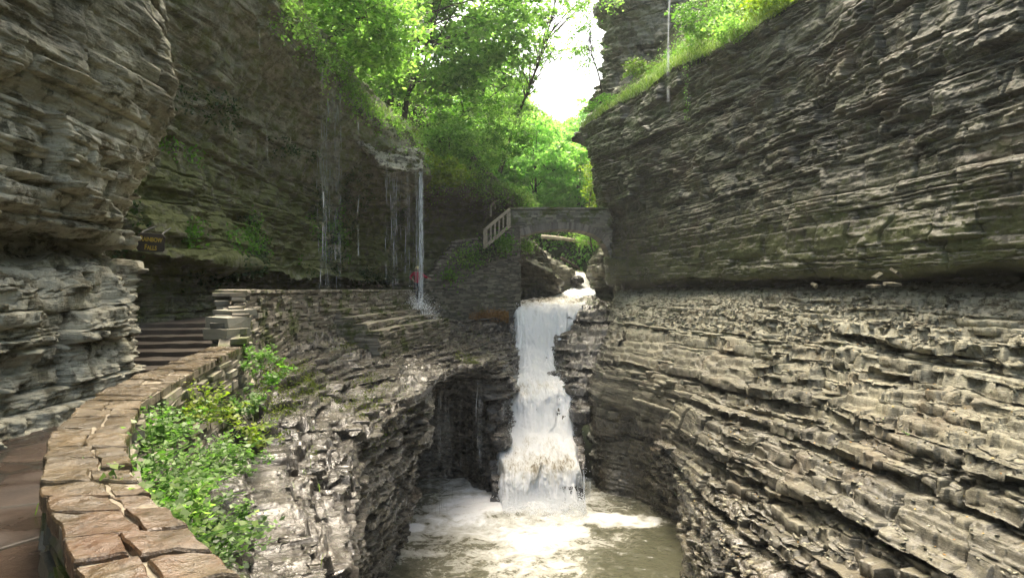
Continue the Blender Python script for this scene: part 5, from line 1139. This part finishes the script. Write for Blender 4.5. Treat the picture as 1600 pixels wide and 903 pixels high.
# grass fringe along both rims
def along(rim, n, jit, seed, y0=-1, y1=99):
    g = np.random.default_rng(seed); p = np.array(rim); s = np.concatenate([[0], np.cumsum(np.linalg.norm(np.diff(p, axis=0), axis=1))]); t = g.uniform(0, s[-1], n)
    Q = np.stack([np.interp(t, s, p[:, k]) for k in range(3)], 1) + g.normal(size=(n, 3)) * jit; return Q[(Q[:, 1] > y0) & (Q[:, 1] < y1)]
Q = along(rim_r, 5200, (.16, .2, .12), 11, 14); grass('rim_grass', Q + (0, 0, .05), np.tile((-1.0, -.3, 0), (len(Q), 1)), .55, .012, .75, 'grass', 12, .8)
Q = along(rim_l, 4200, (.14, .2, .12), 13, 12); grass('rim_grass', Q + (0, 0, .05), np.tile((1.0, -.3, 0), (len(Q), 1)), .42, .012, .8, 'grass', 14, .8)
P_, N_ = sow(SLOPE_R, 15000, lambda x, y, z, n: (y > 14) * (y < 36.5) * (x < 22) * (z < 19), 15); grass('slope_grass', P_, N_, .55, .014, .5, 'grass', 16, .6)
P_, N_ = sow(SLOPE_R, 700, lambda x, y, z, n: (y > 14) * (y < 36) * (x < 20) * (z > 10.4) * (z < 19), 17); stuff('slope_herbs', leaf_mesh('slope_herbs', cloud(P_, N_, 24, .28, .25, 18), .15, .4, seed=19), 'leaf_herb')
for i, (u, v, y, r, m, lb) in enumerate([(1095,30,29,1.0,'leaf_herb','pale leafy bush high on the grassy bank left of the thick bush'),(1160,40,25.5,1.0,'leaf_bright','thick bright bush in the middle of the grassy bank above the right cliff'),(1215,8,23.5,.9,'leaf_yellow','yellow green bush on the grassy bank nearest the top edge of the cliff'),(1000,112,36,.7,'grass','straggly growth on the rim below the dark upper cliff'),(945,165,39.5,.9,'leaf_mid','dark green growth at the jutting corner of the right rim')]):
    x, _, z = at(u, v, y); make_tree('shrub', lb, 'shrub', (x + .3, y + .6, z - r * .8), (x, y, z), (r * 1.3, r, r * .7), 34, 190, .14, m, 60 + i, .03, 6, 'shrubs on the bank above the right cliff', clu=(.25,.6))
# hanging vine
mb = MB(); x, y, _ = at(1072, 0, 28.5); pts = [(x + .05 * math.sin(k * .9), y - .1, at(0, 105 + k * 7, 28.5)[2]) for k in range(13)]; mb.tube(pts, .012, 5)
vn = empty('hanging_vine', pts[0]); tag(vn, 'thin leafy vine trailing down the right cliff from the grassy rim', 'vine'); mb.build('stem', M['bark'], vn)
g = np.random.default_rng(3); c_ = np.repeat(np.array(pts), 7, 0) + g.normal(0, .07, (91, 3)); link('leaves', leaf_mesh('leaves', c_, .11, .3, seed=2), M['leaf_herb'], vn)

# mossy tufts, far bank greenery, ferns on the alcove wall
def mossy(name, L, cond, n, size, mat, seed, per=8, sp=.06, li=.04): P_, N_ = sow(L, n, cond, seed); stuff(name, leaf_mesh(name, cloud(P_, N_, per, sp, li, seed), size, .3, .5, seed=seed), mat)
nz = lambda x, y, z, s=.55, o=3: noise(x * s + o, y * s, z * s)
mossy('moss_cushions', SHELF, lambda x, y, z, n: (y > 10) * (y < 34) * (z > -3.9) * (n[:, 2] > .25) * sstep(.30, .5, noise(x * .55 + 3, y * .4, 0 * z)), 1500, .055, 'moss_tuft', 70)
mossy('wall_ferns', BACK, lambda x, y, z, n: (y > 12) * (y < 36) * (z < 5) * (z > -.2) * sstep(.15, .5, nz(x, y, z, .6)) , 900, .11, 'leaf_dark', 71, 9, .10, .08)
mossy('wall_ferns', BACK, lambda x, y, z, n: (y > 12) * (y < 30) * (z < 3.5) * (z > .8) * sstep(.3, .6, nz(x, y, z, .9, 8)), 260, .12, 'leaf_mid', 72, 10, .10, .10)
P_, N_ = sow(LOW_R, 46, lambda x, y, z, n: (y < 18) * (n[:, 2] > .3) * (z < -.8), 73); stuff('slope_seedlings', leaf_mesh('slope_seedlings', cloud(P_, N_, 7, .035, .03, 74), .055, .7, seed=75), 'leaf_herb')

# herbs on the wall in front
def plant(name, label, cat, base, n_stem, length, leafs, per, mat, seed, out=(.5, -.2), group=None, droop=.35):
    root = empty(name, base); tag(root, label, cat, group); g = random.Random(seed); mb = MB(); C_ = []; rr = np.random.default_rng(seed)
    for k in range(n_stem):
        a = g.uniform(0, 6.28); l = length * g.uniform(.5, 1.2); d = np.array((math.cos(a) * .55 + out[0], math.sin(a) * .55 + out[1], g.uniform(.3, 1.1))); d /= np.linalg.norm(d)
        b = np.array(base) + (g.uniform(-.16, .16), g.uniform(-.22, .22), g.uniform(-.14, .10)); Q = [b + d * l * f + np.array((0, 0, -droop * l * f * f)) for f in np.linspace(0, 1, 6)]
        mb.tube(Q, [.005, .005, .004, .004, .003, .002], 4, False)
        for q in range(per):
            f = g.uniform(.25, 1.03); p = b + d * l * f + np.array((0, 0, -droop * l * f * f)); C_.append(p + rr.normal(0, .032, 3))
    mb.build('stems', M['leaf_herb'], root); link('foliage', leaf_mesh('foliage', np.array(C_), leafs, .75, .68, seed=seed, var=(.35, 1.75)), M[mat], root)
    return root
hb = [((-2.35,3.95,-1.3),'leafy herb bush at the widest part of the green clump beside the low wall','leaf_herb'),((-2.78,4.95,-1.22),'pale green herb bush at the top of the clump, against the flagstones','leaf_herb'),((-2.05,3.4,-1.3),'leafy herbs spilling down just below the middle flagstones','leaf_mid'),((-1.72,3.02,-1.25),'trailing herbs at the lower end of the clump beside the red stained flags','leaf_bright'),
      ((-2.5,4.7,-1.6),'dense herb bush on the gorge side of the clump','leaf_herb'),((-2.1,4.0,-1.7),'dark leaved herb bush low on the wall face','leaf_dark'),((-2.65,5.7,-1.65),'small leaved bush between the clump and the mossy slope','leaf_herb'),((-3.15,6.4,-1.3),'sparse yellowish herb on the wall face above the bush','leaf_yellow'),((-2.15,4.5,-1.9),'low spreading herb bush at the foot of the clump above the bare rock','leaf_herb')]
for i, (b, lb, m) in enumerate(hb): plant('herb_plant', lb, 'plant', b, 40, .40, .040, 20, m, 80 + i, (.45, -.05), 'herbs growing on the low stone wall')
hb2 = [((-3.75,9.3,-1.15),'fern tuft right beneath the pale pier stones','leaf_herb'),((-3.6,8.6,-1.7),'fern like plant on the wall face below the pier','leaf_herb'),((-3.9,10.2,-1.5),'low green plant at the foot of the parapet wall','leaf_mid'),((-3.35,8.0,-2.0),'small weed on the yellow mossy slope','leaf_yellow')]
for i, (b, lb, m) in enumerate(hb2): plant('fern', lb, 'fern', b, 18, .36, .06, 16, m, 95 + i, (.4, -.1), 'ferns below the pier')
# creepers on the stair wall
cr = [((-.45,36.6,2.15),.72,'thick creeper spilling from the wall top under the timber railing','leaf_mid',620),((-1.4,36.2,1.75),.75,'creeper on the wall left of the thick creeper','leaf_dark',420),((-2.6,35.75,1.3),.9,'bright creeper patch on the slanting part of the dark stair wall','leaf_bright',380),((-3.35,35.35,.35),.7,'lowest creeper patch on the dark stair wall','leaf_mid',240),((-1.9,36.0,1.5),.8,'ragged creeper in the centre of the dark stair wall','leaf_mid',300),((1.05,42.1,2.3),.55,'round bright fern tuft on the dark rock under the arch','leaf_bright',420),((1.0,42.4,3.2),.4,'small fern hanging near the arch underside','leaf_mid',140)]
for i, (b, r, lb, m, n) in enumerate(cr):
    root = empty('creeper', b); tag(root, lb, 'creeper', 'creepers on the stair wall'); g = np.random.default_rng(110 + i); c_ = np.array(b) + g.normal(size=(n, 3)) * np.array((r * .42, .13, r * .42)) + (0, -.1, 0)
    c_[:, 1] += (c_[:, 0] - b[0]) * .42; link('foliage', leaf_mesh('foliage', c_, .15, .35, .6, seed=i), M[m], root)
    mb = MB(); 
    for k in range(5): mb.tube([np.array(b) + (g.normal(0, .1), 0, .3), np.array(b) + (g.normal(0, r * .4), g.normal(0, .05), g.normal(0, r * .4))], .012, 4)
    mb.build('stems', M['bark'], root)
# orange moss at the foot of the stair wall
g = np.random.default_rng(5); n = 2600; x = g.uniform(-2.4, -.2, n); zz = -1.9 + g.normal(0, .16, n) - .1 * (x + 1.2) ** 2; c_ = np.stack([x, 36.0 + .45 * (x + 1.6) - g.uniform(.0, .25, n), zz], 1)
stuff('orange_moss', leaf_mesh('orange_moss', c_, .08, .2, .5, seed=5), 'moss_orange')
g = np.random.default_rng(6)
# scree and chips
def shards(P, N, smin, smax, seed, flat=.3):
    g = np.random.default_rng(seed); n = len(P); s = np.exp(g.uniform(math.log(smin), math.log(smax), n)); 
    B = np.array([(-.5,-.5,-.5),(.5,-.5,-.5),(.5,.5,-.5),(-.5,.5,-.5),(-.5,-.5,.5),(.5,-.5,.5),(.5,.5,.5),(-.5,.5,.5)])
    V = B[None] * np.stack([s * g.uniform(.7, 1.5, n), s * g.uniform(.5, 1, n), s * g.uniform(flat * .4, flat * 1.2, n)], 1)[:, None] + g.normal(0, .10, (n, 8, 3)) * s[:, None, None] * np.array((1, 1, .35))
    a = g.uniform(0, 6.28, n); ca, sa = np.cos(a), np.sin(a); t1 = g.normal(0, .3, n); t2 = g.normal(0, .3, n)
    x, y, z = V[..., 0], V[..., 1], V[..., 2] + V[..., 0] * t1[:, None] + V[..., 1] * t2[:, None]
    V = np.stack([x * ca[:, None] - y * sa[:, None], x * sa[:, None] + y * ca[:, None], z], -1) + P[:, None]
    Fc = np.array([(0,3,2,1),(4,5,6,7),(0,1,5,4),(1,2,6,5),(2,3,7,6),(3,0,4,7)]); f = (np.arange(n)[:, None, None] * 8 + Fc[None]).reshape(-1, 4)
    return V.reshape(-1, 3), f, np.repeat(g.random(n), 8)
def scree(name, L, n, cond, smin, smax, seed, mat, pale=.5, wet=0.):
    P_, N_ = sow(L, n, cond, seed); v, f, tn = shards(P_, N_, smin, smax, seed); me = np_mesh(name, v, f, {'tone': tn, 'pale': tn * 0 + pale, 'wet': tn * 0 + wet}); stuff(name, me, mat)
M_keep = M
scree('scree', LOW_R, 9000, lambda x, y, z, n: (y < 34) * (z > -1.9) * (n[:, 2] > .15) * (1 + 2 * (z > -1.1)), .03, .17, 120, 'dryrock')
scree('rock_chips', LOW_R, 5000, lambda x, y, z, n: (y < 22) * (z < -1.5) * (z > -8.5) * (n[:, 2] > .35), .03, .15, 121, 'dryrock')
scree('rock_chips', SHELF, 4200, lambda x, y, z, n: (y > 3) * (y < 30) * (n[:, 2] > .35) * (z > -7), .03, .17, 122, 'wetrock', .2, .7)
P_, N_ = sow(LOW_R, 900, lambda x, y, z, n: (y < 20) * (n[:, 2] > .4) * (z < -1), 123); stuff('fallen_leaves', leaf_mesh('fallen_leaves', P_ + N_ * .02, .055, 1.5, .7, N_, .05, seed=124), 'leaf_dead')
P_, N_ = sow(SHELF, 420, lambda x, y, z, n: (y > 3) * (y < 22) * (n[:, 2] > .4), 125); stuff('fallen_leaves', leaf_mesh('fallen_leaves', P_ + N_ * .02, .05, 1.5, .7, N_, .05, seed=126), 'leaf_dead')

# plants hanging over the left rim, and dry grass on the slope under the low wall
Q = np.concatenate([along(rim_l, 500, (.22, .25, .15), 201, 18, 32), along(rim_l, 1100, (.30, .35, .20), 209, 32, 47)]); g = np.random.default_rng(202); c_ = np.repeat(Q, 16, 0); dr = np.abs(g.normal(0, .42, len(c_))) * np.repeat(g.random(len(Q)) ** 2 * 1.6 + .2, 16)
c_ = c_ + g.normal(size=(len(c_), 3)) * .13 + np.stack([.12 + .12 * dr, -.10 * dr, -dr], 1); stuff('hanging_plants', leaf_mesh('hanging_plants', c_, .12, .35, .6, seed=203), 'leaf_bright')
P_, N_ = sow(SHELF, 700, lambda x, y, z, n: (y > 3) * (y < 12) * (z > -2.9) * sstep(-.1, .3, noise(x * 1.3, y * 1.3, z)), 204); grass('bank_grass', P_, N_, .20, .005, .5, 'grass', 205, .4)
P_, N_ = sow(SHELF, 900, lambda x, y, z, n: (y > 9.5) * (y < 15) * (z > -2.6) * (x < -4.1), 206); stuff('bank_moss', leaf_mesh('bank_moss', cloud(P_, N_, 10, .07, .04, 207), .05, .3, .5, seed=208), 'moss_tuft')

# ------------------------------------------------------------------ MISTY AIR
mb = MB(); mb.hexa([(-80,-75,-10.9),(110,-75,-10.9),(110,215,-10.9),(-80,215,-10.9),(-80,-75,50),(110,-75,50),(110,215,50),(-80,215,50)])
m, nt_, nn, ll = newmat('misty_air'); v = nn.new('ShaderNodeVolumePrincipled'); v.inputs['Color'].default_value = (.93, .96, 1, 1); v.inputs['Density'].default_value = .0005; v.inputs['Anisotropy'].default_value = .35
oo = nn.new('ShaderNodeOutputMaterial'); ll.new(v.outputs[0], oo.inputs['Volume'])
o = mb.build('haze', m); tag(o, kind='stuff')
# ------------------------------------------------------------------ LIGHT, SKY, CAMERA
w = bpy.data.worlds.new('World'); sc.world = w; w.use_nodes = True
nt = w.node_tree; bg = nt.nodes['Background']
sky = nt.nodes.new('ShaderNodeTexSky'); sky.sky_type = 'NISHITA'; sky.sun_disc = False
EL, AZ = 66, -12       # the sun stands high, ahead and to the left
sky.sun_elevation = R(EL); sky.sun_rotation = R(AZ); sky.air_density = 1.0; sky.dust_density = 6.0; sky.ozone_density = .6
tn = nt.nodes.new('ShaderNodeMix'); tn.data_type = 'RGBA'; tn.blend_type = 'MULTIPLY'; tn.inputs[0].default_value = 1; tn.inputs[7].default_value = (1, .95, .78, 1)
nt.links.new(sky.outputs[0], tn.inputs[6]); nt.links.new(tn.outputs[2], bg.inputs[0]); bg.inputs[1].default_value = .15
sd = bpy.data.lights.new('sun', 'SUN'); sd.energy = 1.25; sd.angle = R(25); sd.color = (1, .95, .86)
so = bpy.data.objects.new('sun', sd); col.objects.link(so)
from mathutils import Vector
dirv = Vector((math.sin(R(AZ)) * math.cos(R(EL)), math.cos(R(AZ)) * math.cos(R(EL)), math.sin(R(EL))))
so.rotation_euler = dirv.to_track_quat('Z', 'Y').to_euler()
cam = bpy.data.cameras.new('camera'); co = bpy.data.objects.new('camera', cam); col.objects.link(co)
cam.sensor_width = 36; cam.lens = 36 * F / 1600; co.rotation_euler = (R(90), 0, 0); cam.shift_y = -(451.5 - HZ) / 1600
cam.clip_end = 3000; cam.clip_start = .05; sc.camera = co
sc.view_settings.view_transform = 'Standard'; sc.view_settings.look = 'None'; sc.view_settings.gamma = 1; sc.view_settings.exposure = 2.2
cy = sc.cycles; cy.use_denoising = True; cy.max_bounces = 7; cy.diffuse_bounces = 4; cy.transparent_max_bounces = 24; cy.transmission_bounces = 4; cy.glossy_bounces = 3
cy.use_adaptive_sampling = True; cy.adaptive_threshold = .02; cy.caustics_reflective = False; cy.caustics_refractive = False
for o in bpy.data.objects:
    if o.type == 'MESH' and o.parent is None and 'kind' not in o.keys() and 'label' not in o.keys(): o['kind'] = 'structure'
